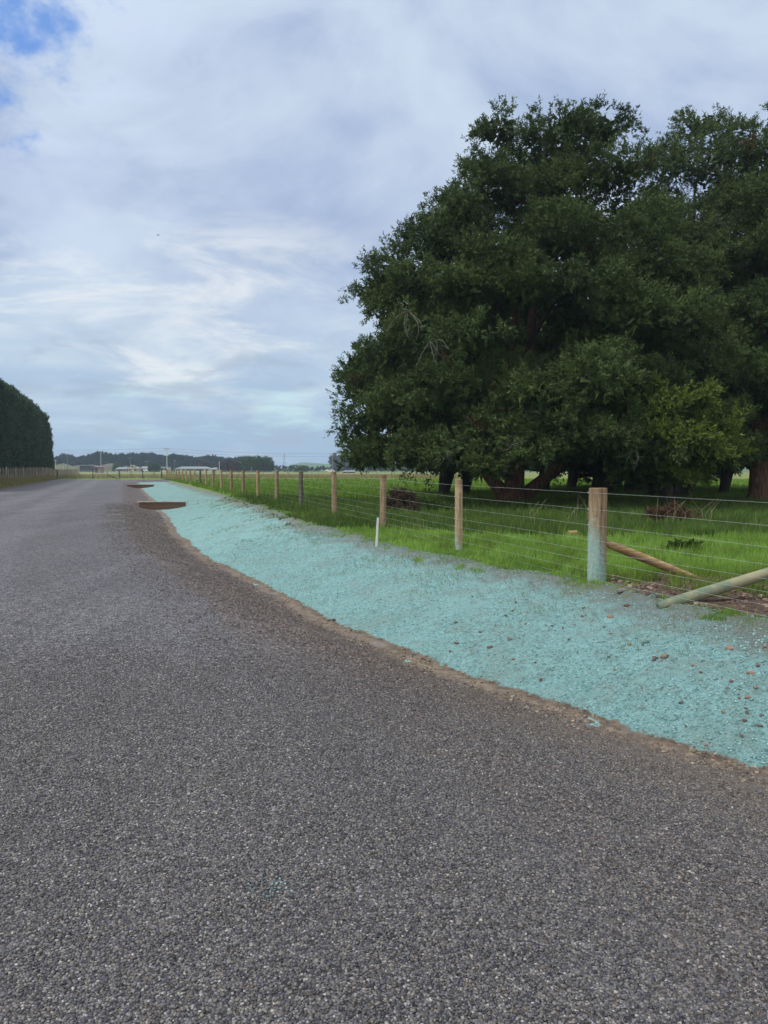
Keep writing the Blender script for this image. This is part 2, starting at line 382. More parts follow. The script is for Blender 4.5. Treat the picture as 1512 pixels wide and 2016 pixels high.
    ptc2 = M('MULTIPLY', M('MULTIPLY', M('SUBTRACT', 1.0, SS(d2, .05, .75)), M('ADD', .4, s2)), .012)
    hm = M('ADD', M('MULTIPLY', ptc, M('SUBTRACT', 1.0, shm)), M('MULTIPLY', ptc2, shm))
    soft = M('ADD', M('MULTIPLY', f1, .045), M('MULTIPLY', f2, .012))
    onb = SS(edgeD, -.2, .05)
    hh = M('ADD', M('MULTIPLY', hm, M('SUBTRACT', 1.0, onb)), M('MULTIPLY', soft, onb))
    bp = N('ShaderNodeBump', i_Strength=1.0, i_Distance=1.0); L(hh, bp.inputs['Height']); L(bp.outputs[0], b.inputs['Normal'])
    rg = M('ADD', .55, M('MULTIPLY', r3, .3)); L(M('MAXIMUM', rg, M('MULTIPLY', onb, .95)), b.inputs['Roughness'])
    return m
MG = ground_material()
def leaf_mat(name, dark, lite, dead=(.10, .055, .03), rough=.65, trans=.18, sc_=.35):
    m, nt, b = new_mat(name); N, L, M, MIX, SS, NOISE, MAP = nodes_of(nt)
    t = N('ShaderNodeAttribute', attribute_name='tint').outputs['Fac']
    ps = N('ShaderNodeNewGeometry').outputs['Position']
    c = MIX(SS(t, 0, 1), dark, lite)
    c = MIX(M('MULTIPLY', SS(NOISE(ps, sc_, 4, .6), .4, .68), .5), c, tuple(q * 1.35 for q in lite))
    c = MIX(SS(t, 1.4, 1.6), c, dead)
    L(c, b.inputs['Base Color']); b.inputs['Roughness'].default_value = rough; b.inputs['Specular IOR Level'].default_value = .10
    tr = N('ShaderNodeBsdfTranslucent'); L(c, tr.inputs[0]); mx = N('ShaderNodeMixShader'); mx.inputs[0].default_value = trans
    L(b.outputs[0], mx.inputs[1]); L(tr.outputs[0], mx.inputs[2]); L(mx.outputs[0], nt.nodes['Material Output'].inputs[0])
    return m
def post_mat(name, c1, c2, teal=0.0):
    m, nt, b = new_mat(name); N, L, M, MIX, SS, NOISE, MAP = nodes_of(nt)
    tc = N('ShaderNodeTexCoord'); o = tc.outputs['Object']
    gv = MAP(o, (14, 14, 1.4)); n = NOISE(gv, 2.2, 6, .65); c = MIX(SS(n, .35, .68), c1, c2)
    k = NOISE(MAP(o, (5, 5, 5)), 2.2, 4, .6); c = MIX(M('MULTIPLY', SS(k, .60, .70), .7), c, tuple(q * .4 for q in c2))
    ck = SS(NOISE(MAP(o, (26, 26, .7)), 1.3, 4, .6, .3), .60, .66); c = MIX(M('MULTIPLY', ck, .75), c, tuple(q * .18 for q in c2))
    z = N('ShaderNodeSeparateXYZ'); L(o, z.inputs[0]); Z = z.outputs[2]
    c = MIX(M('MULTIPLY', SS(M('ADD', Z, M('MULTIPLY', n, .3)), 1.16, 1.36), .55), c, (.10, .055, .035))
    if teal:
        f = M('ADD', Z, M('MULTIPLY', M('SUBTRACT', NOISE(o, 9, 6, .7), .5), .9 * teal))
        sidez = M('MULTIPLY', M('ADD', z.outputs[0], M('MULTIPLY', z.outputs[1], .6)), 2.6)
        spk = SS(NOISE(o, 45, 5, .75), .42, .60)
        c = MIX(M('MULTIPLY', M('MULTIPLY', M('SUBTRACT', 1.0, SS(M('ADD', f, sidez), .15 * teal, .62 * teal)), .85), M('ADD', .45, M('MULTIPLY', spk, .55))), c, (.24, .46, .45))
    L(c, b.inputs['Base Color']); b.inputs['Roughness'].default_value = .85; b.inputs['Specular IOR Level'].default_value = .2
    bp = N('ShaderNodeBump', i_Strength=.6, i_Distance=.01); L(n, bp.inputs['Height']); L(bp.outputs[0], b.inputs['Normal'])
    return m
M_leafA = leaf_mat('dark_conifer_leaf', (.020, .040, .017), (.080, .118, .038))
M_leafB = leaf_mat('yellow_conifer_leaf', (.035, .066, .017), (.105, .150, .030))
M_leafH = leaf_mat('hedge_leaf', (.028, .058, .038), (.080, .125, .075))
M_leafP = leaf_mat('far_pine_leaf', (.018, .034, .022), (.032, .052, .028), sc_=.1)
M_bush = leaf_mat('bush_leaf', (.03, .055, .015), (.06, .10, .022))
M_brown = leaf_mat('bare_twig', (.05, .034, .026), (.09, .065, .05))
M_grass = leaf_mat('grass_blade', (.10, .20, .030), (.25, .41, .085), dead=(.22, .19, .09), trans=.30, sc_=1.2)
M_grass_painted_shade = leaf_mat('long_grass_painted_shade', (.040, .085, .018), (.082, .142, .032), dead=(.20, .18, .10), trans=.2, sc_=1.0)  # longer grass with the tree shade painted into its colour
M_grassd = leaf_mat('mid_green_grass_blade', (.085, .155, .022), (.15, .25, .038), dead=(.22, .19, .10), trans=.25, sc_=1.0)  # plain mid green for tufts, far pasture and bank weeds
M_tang = leaf_mat('dry_grass_blade', (.13, .14, .045), (.26, .23, .10), dead=(.30, .26, .14), trans=.25, sc_=1.2)
M_bark = simple('bark', (.17, .090, .058), (.055, .034, .024), 3, .95, .8, 12, (6, 6, .8))
M_barkd = simple('dark_bark', (.055, .042, .034), (.028, .022, .018), 3, .95, .8, 12, (6, 6, .8))
M_dead = simple('dead_wood', (.12, .115, .10), (.07, .065, .055), 5, .9)
M_post = [post_mat('pale_pine_post', (.40, .30, .175), (.25, .18, .10)), post_mat('brown_pine_post', (.33, .24, .15), (.17, .12, .08)), post_mat('grey_weathered_post', (.13, .12, .11), (.075, .065, .06))]
M_postT = post_mat('pale_post_with_mulch', (.42, .32, .20), (.27, .20, .12), .62)
M_strain = post_mat('strainer_post_wood', (.31, .235, .145), (.17, .12, .08), 1.0)
M_pole = simple('peeled_pole', (.42, .29, .16), (.24, .15, .08), 4, .8, .4, 30, (1, 1, 8))
M_poleT = simple('teal_stained_pole', (.25, .24, .15), (.10, .15, .115), 3, .85, .4, 30)
M_wire = simple('galvanised_wire', (.48, .50, .50), (.38, .40, .40), 5, .45, metal=.4)
M_white = simple('white_plastic', (.72, .74, .72), (.62, .66, .64), 8, .5)
M_board = simple('weathered_board', (.15, .088, .062), (.075, .052, .042), 5, .85, .4, 30, (2, 1, 12))
M_boardt = simple('board_cap', (.48, .45, .40), (.34, .31, .27), 8, .85)
M_batt = simple('batten_wood', (.36, .32, .25), (.19, .165, .13), 2, .9, .3, 20, (3, 3, .6))

# ------------------------------------------------------------------ ground sheets
def bare_mask(X, Y): return (1 - sstep(np.hypot((X - 4.2 + .25 * (Y - 8.2)) / 1.6, (Y - 8.2) / 2.3), .6, 1.1)) * (X > XF(Y) - .1)
def build_ground():
    ys = [-3000, -600, -100, -30, -10, -5, -2]
    def seq(a, b, st):
        return list(np.arange(a, b, st))
    ys += seq(-1, 3.5, .25) + seq(3.5, 16, .06) + seq(16, 34, .12) + [33.9, 34.1] + seq(34.3, 67.8, .4) + [67.9, 68.1] + seq(68.5, 112, .7) + seq(112, 200, 6) + seq(200, 700, 50) + [900, 1400, 2200, 3200, 5000]
    ys = np.array(sorted(set(np.round(ys, 3))))
    ny = len(ys)
    fl = np.array([-3500, -800, -250, -120, -60, -30, -16, -9, -6, -4, -3, -2.4, -2, -1.6, -1.3, -1.0, -.75, -.5, -.25, 0])
    fr = np.concatenate([np.arange(0, 4, .12), np.arange(4, 12, .4), np.arange(12, 40, 1.5), [45, 60, 90, 150, 300, 800, 4000]])
    segs = []
    seg_l = XL(ys)[:, None] + fl[None, :]
    nr, nsh, nb = 30, 40, 64
    def lerp(a, b, n, first=True):
        t = np.linspace(0, 1, n + 1)[1:]; return a[:, None] + (b - a)[:, None] * t[None, :]
    xl, xs, xd, xt = XL(ys), XS(ys), XD(ys), XT(ys)
    xs = np.maximum(xs, xl + 1); xd = np.maximum(xd, xs + .4); xt = np.maximum(xt, xd + .6)
    X = np.concatenate([seg_l, lerp(xl, xs, nr), lerp(xs, xd, nsh), lerp(xd, xt, nb), xt[:, None] + fr[None, 1:]], axis=1)
    # distant rows: keep the sheet wide and evenly spread
    Yg = np.repeat(ys[:, None], X.shape[1], axis=1)
    Z = terrain(X, Yg)
    c_road0 = len(fl) - 1; c_sh0 = c_road0 + nr; c_b0 = c_sh0 + nsh; c_p0 = c_b0 + nb
    att = {'dS': X - XS(Yg), 'dD': X - XD(Yg), 'dT': X - XT(Yg), 'dL': XL(Yg) - X,
           'bare': bare_mask(X, Yg), 'isroad': sstep(Yg, 76, 79) * (1 - sstep(Yg, 94.5, 95.5)) * (X < XF(Yg) - .3)}
    far_ = Yg > 95.1
    att['dD'] = np.where(far_, 9, att['dD']); att['dT'] = np.where(far_, 9, att['dT'])
    Z = np.where(att['isroad'] > .01, Z * (1 - att['isroad']) + base_z(Yg) * att['isroad'], Z)
    nc = X.shape[1]; idx = np.arange(ny * nc).reshape(ny, nc)
    V = np.stack([X, Yg, Z], -1).reshape(-1, 3)
    q = np.stack([idx[:-1, :-1], idx[:-1, 1:], idx[1:, 1:], idx[1:, :-1]], -1)     # (ny-1,nc-1,4)
    rowY = (ys[:-1] + ys[1:]) / 2
    R_, C_ = np.meshgrid(rowY, np.arange(nc - 1), indexing='ij')
    road = (((C_ >= c_road0) & (C_ < c_sh0)) | ((R_ > 77) & (C_ >= c_road0) & (C_ < c_p0))) & (R_ < 95.2)
    sh = (C_ >= c_sh0) & (C_ < c_b0) & ~road & (R_ < 95.2)
    bank = (C_ >= c_b0) & (C_ < c_p0) & ~road & (R_ < 95.2)
    rest = ~(road | sh | bank)
    for name, msk in (('road', road), ('gravel_shoulder', sh), ('ditch_bank', bank), ('ground', rest)):
        f = q[msk]; used = np.unique(f); mp = np.zeros(len(V), int); mp[used] = np.arange(len(used))
        o = mesh_np(name, V[used], mp[f], MG, smooth=True, attrs={k: ('POINT', v.reshape(-1)[used]) for k, v in att.items()})
        o['kind'] = 'structure'
        o['label'] = {'road': 'grey chip seal road running away to a junction', 'gravel_shoulder': 'brown gravel shoulder falling to the silt line',
                      'ditch_bank': 'ditch bank sprayed with teal hydroseed mulch', 'ground': 'green pasture and verges'}[name]
build_ground()

# ------------------------------------------------------------------ grass
def blades(name, X, Y, h, wid, mat, label, cat='grass', dead=.03, lean=.5, Z=None, kind='stuff', tintb=None):
    n = len(X); Z = terrain(X, Y) if Z is None else Z
    a = rs.rand(n) * 6.283; h = h * (.6 + .8 * rs.rand(n)); sd_ = rs.rand(n) * 6.283
    lx = np.cos(a) * h * lean * rs.rand(n); ly = np.sin(a) * h * lean * rs.rand(n)
    wx = np.cos(sd_) * wid; wy = np.sin(sd_) * wid
    P0 = np.stack([X - wx, Y - wy, Z - .01], -1); P1 = np.stack([X + wx, Y + wy, Z - .01], -1)
    P2 = np.stack([X + lx, Y + ly, Z + h], -1)
    V = np.stack([P0, P1, P2], 1).reshape(-1, 3); f = np.arange(3 * n).reshape(n, 3)
    t = rs.rand(n) * .35 + .45 * vn(X, Y, 1.2, 31) + .55 * (vn(X, Y, 6, 33, 2) - .3); t = np.where(rs.rand(n) < dead, 2.0, t)
    o = mesh_np(name, V, f, mat, attrs={'tint': ('FACE', t)})
    tag(o, label, cat, kind=kind); return o
PS0 = 3.84
def grass():
    # near paddock, sampled in view with density falling with distance
    n = 330000
    Y = 6.5 * (34 / 6.5) ** (rs.rand(n)); X = rs.rand(n) * (Y * .62 + 1.0 - XT(Y) + .6) + XT(Y) - .5
    d = X - XT(Y); cl = vn(X, Y, 3.5, 21); ok = (d + (cl - .5) * 1.8 > .12) & (vn(X, Y, 7, 23, 2) > .30 + .15 * rs.rand(n))
    bare = bare_mask(X, Y) + (vn(X, Y, 5, 44) - .5) * 1.7 > .42
    X, Y, d, cl = X[ok & ~bare], Y[ok & ~bare], d[ok & ~bare], cl[ok & ~bare]
    shade = sstep(np.hypot((X - 6.5), (Y - 30)) , 16.5, 13.5) + sstep(np.hypot((X - 14), (Y - 32)), 17.5, 14.5) > vn(X, Y, 1.0, 5) * .9 + .1  # zone under the crowns that gets the painted-in shade colour
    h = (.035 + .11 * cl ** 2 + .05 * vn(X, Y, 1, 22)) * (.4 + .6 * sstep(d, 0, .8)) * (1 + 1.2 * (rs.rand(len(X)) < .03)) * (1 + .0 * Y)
    w_ = .0032 * np.maximum(Y / 7, 1)
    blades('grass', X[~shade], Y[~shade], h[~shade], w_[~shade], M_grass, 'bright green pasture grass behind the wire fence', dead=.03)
    blades('painted_shade_grass', X[shade], Y[shade], h[shade] * 1.6, w_[shade] * 1.1, M_grass_painted_shade, 'longer grass under the big trees, their shade painted into its darker colour', dead=.05)
    # longer tufts round the posts and scattered through the paddock
    cx_ = [XF(9.4 + PS0 * k) + q for k in range(14) for q in (-.08, .09)]; cy_ = [9.4 + PS0 * k + .05 for k in range(14) for q in (0, 1)]
    m_ = 420; ty = 8 * (30 / 8) ** rs.rand(m_); tx_ = XT(ty) + .6 + rs.rand(m_) * (ty * .55 - XT(ty)); cx_ = np.concatenate([cx_, tx_]); cy_ = np.concatenate([cy_, ty])
    k_ = 46; X = (cx_[:, None] + rs.randn(len(cx_), k_) * .06).ravel(); Y = (cy_[:, None] + rs.randn(len(cx_), k_) * .06).ravel()
    blades('grass_tufts', X, Y, .13 + .08 * rs.rand(len(X)), .003 * np.maximum(Y / 8, 1), M_grassd, 'longer darker tufts of grass round the posts and in the paddock', dead=.12, lean=.8)
    # far paddock
    n = 60000; Y = 34 * (95 / 34) ** rs.rand(n); X = XT(Y) + .3 + rs.rand(n) * (Y * .55 - XT(Y)); 
    blades('pasture_grass', X, Y, .14 + .1 * vn(X, Y, .5, 9), .0006 * Y, M_grassd, 'mid green pasture grass reaching to the far fence', dead=.04)
    # sparse weeds on the bank
    n = 26000; Y = 5 * (34 / 5) ** rs.rand(n); X = XD(Y) + .3 + rs.rand(n) * (XT(Y) - XD(Y)); v = (X - XD(Y)) / (XT(Y) - XD(Y))
    ok = vn(X, Y, 1.3, 51) + .32 * v + .12 * rs.rand(n) > .88
    blades('weeds', X[ok], Y[ok], .035, .003 * np.maximum(Y[ok] / 8, 1), M_grassd, 'small weeds and grass coming through the teal mulch', 'weeds', dead=.05)
    # left verge and verge past the junction
    n = 42000; Y = 38 * (150 / 38) ** rs.rand(n); X = XL(Y) - .25 - rs.rand(n) ** 1.3 * 2.6
    blades('verge_grass', X, Y, .16 + .3 * sstep(XL(Y) - X, .5, 2), .0006 * Y, M_tang, 'tan and green rank grass along the batten fence', dead=.25)
    n = 30000; Y = 103 + rs.rand(n) * 45; X = -.46 * Y + rs.rand(n) * Y * .62
    blades('dry_grass', X, Y, .35, .06, M_tang, 'dry straw coloured grass in the far field', dead=.3)
grass()

# ------------------------------------------------------------------ fence beside the bank
PS = 3.84
def fence_xy(n): Y = 9.4 + PS * n; return XF(Y), Y
WH = [1.15, .94, .74, .55, .41, .285, .155, .05]
def fz(Y): return float(zF(np.array([Y]))[0])
def post_mesh(r, h, mat, parent, loc, n=14, tilt=0, name='post'):
    mb = MB(); prof = [(-.25, r), (.0, r * 1.01), (h * .35, r * .99), (h * .7, r * .98), (h - .012, r * .97), (h, r * .93)]
    mb.tube([(0, 0, z) for z, _ in prof], [q for _, q in prof], n, .012)
    o = mb.build(name, mat, parent, True, loc); o.rotation_euler = (random.uniform(-.012, .012), tilt + random.uniform(-.012, .012), random.uniform(0, 6)); return o
def main_fence():
    x0, y0 = fence_xy(0); t = empty('wire_fence', (x0, y0, fz(y0)))
    tag(t, 'post and wire fence with round timber posts running along the top of the teal bank', 'fence')
    def add(n):
        X, Y = fence_xy(n); z = fz(Y)
        if n == 0: 
            o = post_mesh(.118, 1.21, M_strain, t, (0, 0, 0), 20, name='strainer_post'); o.rotation_euler = (0, 0, .0)
            o['label'] = 'thick corner strainer post with teal mulch sprayed on its foot'
            return
        r = .072 if n < 2 else .075
        mat = M_postT if n == 1 else (M_post[2] if n in (4, 12) else M_post[0 if random.random() < .6 else 1])
        o = post_mesh(r if n != 1 else .070, 1.25 if n < 4 else 1.2, mat, t, (X - x0, Y - y0, z - fz(y0)))
        if n in (4, 12): o['label'] = 'grey weathered post'
    for n in range(0, 23): add(n)
    for hgt in WH:
        pts = []
        Y = 1.0
        while Y < 9.4 + PS * 22:
            zz = 0
            n = (Y - 9.4) / PS
            if Y < 9.4: pts.append((XF(Y) - x0 - .12, Y - y0, hgt + .055 * 0 + (Y - 9.4) * .004 * (1 if hgt > .6 else -4.0 * (1 - hgt)) + 0 )); Y += 1.2; continue
            pts.append((XF(Y) - x0 - (.115 if n < .3 else .08), Y - y0, fz(Y) - fz(y0) + hgt * (1 + .0 * Y))); Y += PS / 2
        MB().tube(pts, .0014, 5, cap=False).build('wire', M_wire, t)
    # stapled insulator and droppers
    for n in (0, 1):
        X, Y = fence_xy(n)
        for hgt in WH: MB().box(X - x0 - (.126 if n == 0 else .084), X - x0 - (.112 if n == 0 else .07), Y - y0 - .006, Y - y0 + .006, fz(Y) - fz(y0) + hgt - .012, fz(Y) - fz(y0) + hgt + .012).build('staple', M_wire, t)
    # diagonal brace from the strainer, with flat cut end
    a = hit(1372, 1141); A = Vector((x0 + .11, y0 + .03, fz(y0) + .51)); 
    d = (a - A); pts = [A + d * k for k in (0, .06, .3, .6, .9, 1.03)]
    br = MB().tube([p - Vector((x0, y0, fz(y0))) for p in pts], [.028, .052, .056, .055, .05, .045], 12, .04).build('brace', M_pole, t, True)
    br['label'] = 'bare pine brace slanting from the strainer post to the ground'
main_fence()
def second_brace():
    a = hit(1316, 1188); a.z -= .01; d0 = pix_dir(1560, 1135)
    b = Vector((0, 0, CZ)) + d0 * 8.0
    b = Vector((a.x + 2.0, a.y + .35, a.z + .52))
    # rising pole that carries on out of the picture to a post of the adjoining fence
    pts = [a + (b - a) * k for k in (-.06, 0, .15, .4, .7, 1.0)]
    o = MB().tube(pts, [.04, .058, .062, .062, .06, .058], 14, .03).build('timber_pole', M_poleT, smooth=True)
    tag(o, 'thick pole sloping up to the right, its low end stained teal at the fence foot', 'pole')
second_brace()
def stake(px, py, hgt, r, mat, label, lean):
    p = hit(px, py); mb = MB().box(-r, r, -r * .6, r * .6, -.1, hgt)
    o = mb.build('marker_stake', mat, None, loc=p); o.rotation_euler = (0, lean, .3); tag(o, label, 'stake', 'marker stakes')
stake(741, 1076, .55, .018, M_white, 'white marker stake standing in front of the third fence post', .06)
stake(416, 967, .62, .02, M_post[0], 'thin pale stake at the top of the bank, far along the fence', .0)

# log block in the grass
p = hit(1127, 1055); t = empty('cut_log', p, .25); tag(t, 'short sawn log block lying in the bright grass left of the strainer post', 'log')
MB().tube([(-.10, 0, .05), (-.09, 0, .052), (.10, 0, .055), (.11, 0, .055)], [.055, .062, .063, .055], 12, .05).build('log', M_pole, t, True)
MB().tube([(-.26, -.03, .02), (-.15, -.03, .03), (-.04, -.06, .02)], [.012, .018, .014], 6, .1).build('stick', M_barkd, t, True)

# ------------------------------------------------------------------ stones
def stone_mesh(name, r, mat, seed, sq=(1, .8, .55)):
    import bmesh
    bm = bmesh.new(); bmesh.ops.create_icosphere(bm, subdivisions=2, radius=1); rr = random.Random(seed)
    off = Vector((rr.uniform(0, 99), rr.uniform(0, 99), 3))
    cuts = [(Vector((rr.gauss(0, 1), rr.gauss(0, 1), rr.gauss(0, 1))).normalized(), rr.uniform(.45, .8)) for _ in range(9)]
    for v in bm.verts:
        c = v.co.copy()
        for nn, dd_ in cuts:
            k = c.dot(nn) - dd_
            if k > 0: c -= nn * k
        c *= 1 + .16 * mnoise.noise(c * 1.6 + off)
        v.co = Vector((c.x * r * sq[0], c.y * r * sq[1], c.z * r * sq[2]))
    me = bpy.data.meshes.new(name); bm.to_mesh(me); bm.free(); me.materials.append(mat); return me
M_st = [simple('brown_stone', (.16, .105, .085), (.09, .065, .055), 20, .9, .4, 60), simple('grey_stone', (.17, .16, .15), (.10, .095, .09), 20, .9, .4, 60),
        simple('orange_clod', (.26, .165, .11), (.17, .125, .10), 20, .95, .4, 60), simple('dark_stone', (.06, .05, .048), (.035, .03, .03), 20, .9, .4, 60), simple('teal_clod', (.06, .16, .16), (.05, .10, .10), 20, .95, .4, 60)]
big = [(897, 1226, .042, 0, 'small brown stone directly above the wedge shaped grey stone'), (899, 1266, .062, 1, 'wedge shaped grey brown stone on the teal bank, left of the roundest one'),
       (966, 1275, .062, 0, 'roundest reddish brown stone in the middle of the teal bank'), (886, 1283, .038, 0, 'flat dark red stone just below the wedge shaped grey stone'),
       (1272, 1266, .06, 4, 'teal coated pointed clod standing on the right part of the bank'), (1436, 1277, .062, 2, 'double orange clod near the right edge of the teal bank'),
       (1308, 1293, .075, 2, 'broad flat orange clod right of centre on the teal bank'), (1478, 1326, .058, 2, 'rounded orange clod at the right edge of the picture, lower one'),
       (1202, 1248, .042, 0, 'small brown stone on the teal bank below the strainer post'), (1202, 1216, .07, 2, 'flat pale orange clod below the foot of the strainer post'),
       (1464, 1128, .075, 3, 'dark round stone on bare soil above the leaning pole'), (1455, 1182, .07, 3, 'dark stone in grass beneath the leaning pole'),
       (1300, 1178, .10, 3, 'large dark grey stone beside the teal end of the leaning pole'), (1222, 1171, .12, 1, 'largest grey boulder just right of the strainer post foot'),
       (657, 1222, .06, 3, 'larger right one of two black clods on the silt line'), (646, 1223, .042, 3, 'smaller black clod on the silt line, left one of a pair'),
       (1090, 1401, .05, 1, 'grey stone half sunk in the silt strip'), (1265, 1128, .075, 3, 'dark stone in grass behind the peeled brace'),
       (1150, 1198, .045, 0, 'small reddish stone left of the strainer post foot on mulch'), (1009, 1203, .04, 0, 'reddish stone high on the teal bank'),
       (1232, 1193, .07, 0, 'flat reddish brown stone below the largest grey boulder')]
for i, (px, py, r, k, lab) in enumerate(big):
    p = hit(px, py); o = bpy.data.objects.new('stone' if k not in (2, 4) else 'clod', stone_mesh('stone', r, M_st[k], i)); col.objects.link(o)
    r *= .68; o.scale = (.68, .68, .68)
    o.location = p + Vector((0, 0, r * .12)); o.rotation_euler = (0, 0, i * 1.7); tag(o, lab, 'stone')
small = [(1016, 1187), (995, 1213), (1034, 1229), (1004, 1259), (1053, 1305), (1064, 1340), (1010, 1299), (1022, 1257), (1108, 1238), (1086, 1233), (1240, 1270), (1198, 1294), (1290, 1297), (1287, 1300), (1363, 1311), (1385, 1302), (1492, 1312),
         (1455, 1376), (1472, 1375), (1468, 1395), (1470, 1404), (1466, 1420), (1425, 1403), (1341, 1384), (1380, 1325), (1440, 1343), (1487, 1355), (1433, 1356), (1500, 1410), (1350, 1430), (876, 1243), (945, 1245), (1265, 1270), (1146, 1215), (1168, 1222), (1190, 1235), (930, 1175), (1120, 1260), (1210, 1320), (1480, 1268), (1505, 1275), (1460, 1450), (1390, 1468), (1495, 1430)]
sm = [stone_mesh('small_stone', 1, M_st[k], 100 + k) for k in (0, 0, 2, 1)]
for i, (px, py) in enumerate(small):
    p = hit(px, py); o = bpy.data.objects.new('small_stone', sm[i % 4]); col.objects.link(o); r = random.uniform(.016, .032)
    o.scale = (r, r, r); o.location = p + Vector((0, 0, r * .25)); o.rotation_euler = (0, 0, i * 2.1)
    tag(o, 'small reddish brown stone lying on the teal mulch', 'stone', 'small stones scattered on the teal bank')

# ------------------------------------------------------------------ timber check dams in the ditch
def dam(pxl, pxr, Y, ztop, zbot, label):
    a = at(pxl, Y); b = at(pxr, Y); wd = b.x - a.x; t = empty('check_dam', ((a.x + b.x) / 2, Y - .05, ztop)); tag(t, label, 'check dam', 'timber check dams across the ditch')
    h = ztop - zbot
    n = 14; vs = []; 
    for s in (-.03, .03):
        for k in range(n + 1):
            x = -wd / 2 + wd * k / n; vs.append((x, s, 0)); 
            vs.append((x, s, -h * 1.3 - .05))
    m_ = 2 * (n + 1); fs = []
    for k in range(n):
        i = 2 * k; fs += [(i, i + 2, i + 3, i + 1), (m_ + i, m_ + i + 1, m_ + i + 3, m_ + i + 2), (i, m_ + i, m_ + i + 2, i + 2), (i + 1, i + 3, m_ + i + 3, m_ + i + 1)]
    fs += [(0, 1, m_ + 1, m_), (2 * n, m_ + 2 * n, m_ + 2 * n + 1, 2 * n + 1)]
    MB().add(vs, fs).build('board', M_board, t)
    MB().box(-wd / 2 - .08, wd / 2 + .08, -.055, .06, .004, .05).build('cap_board', M_boardt, t)
dam(275, 366, 33.8, .10, -.24, 'nearer timber board dam across the ditch with pale top edge')
dam(250, 303, 67.8, .19, -.13, 'farther timber board dam across the ditch near the junction')

# ------------------------------------------------------------------ trees
def leaf_cloud(C, O, Rr, T, twigs, leaves, ll, lw, up=.25, spread=.65):
    """C centres, O outward directions, Rr radii, T tint per clump -> V, F, tint"""
    n = len(C)
    def nz(a): return a / (np.linalg.norm(a, axis=-1, keepdims=True) + 1e-9)
    td = nz(O[:, None, :] * .75 + rs.randn(n, twigs, 3) * spread + np.array([0, 0, up]))
    tl = Rr[:, None, None] * (.55 + .75 * rs.rand(n, twigs, 1))
    tb = C[:, None, :] + rs.randn(n, twigs, 3) * (Rr[:, None, None] * .22)
    s = np.sqrt(rs.rand(n, twigs, leaves, 1)) 
    P = tb[:, :, None, :] + td[:, :, None, :] * tl[:, :, None, :] * s + rs.randn(n, twigs, leaves, 3) * .035 * (Rr[:, None, None, None] / .5)
    ld = nz(td[:, :, None, :] * .8 + rs.randn(n, twigs, leaves, 3) * .6)
    sd_ = nz(np.cross(ld, rs.randn(n, twigs, leaves, 3)))
    L_ = ll * (.6 + .8 * rs.rand(n, twigs, leaves, 1)); W_ = lw * (.7 + .6 * rs.rand(n, twigs, leaves, 1))
    A = P - sd_ * W_; B = P + sd_ * W_; D = P + ld * L_
    V = np.stack([A, B, D], -2).reshape(-1, 3)
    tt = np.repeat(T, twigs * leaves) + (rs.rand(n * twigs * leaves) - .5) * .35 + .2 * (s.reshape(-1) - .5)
    return V, tt
def env_r(prof, z): 
    a = np.array(prof); return np.interp(z, a[:, 0], a[:, 1])
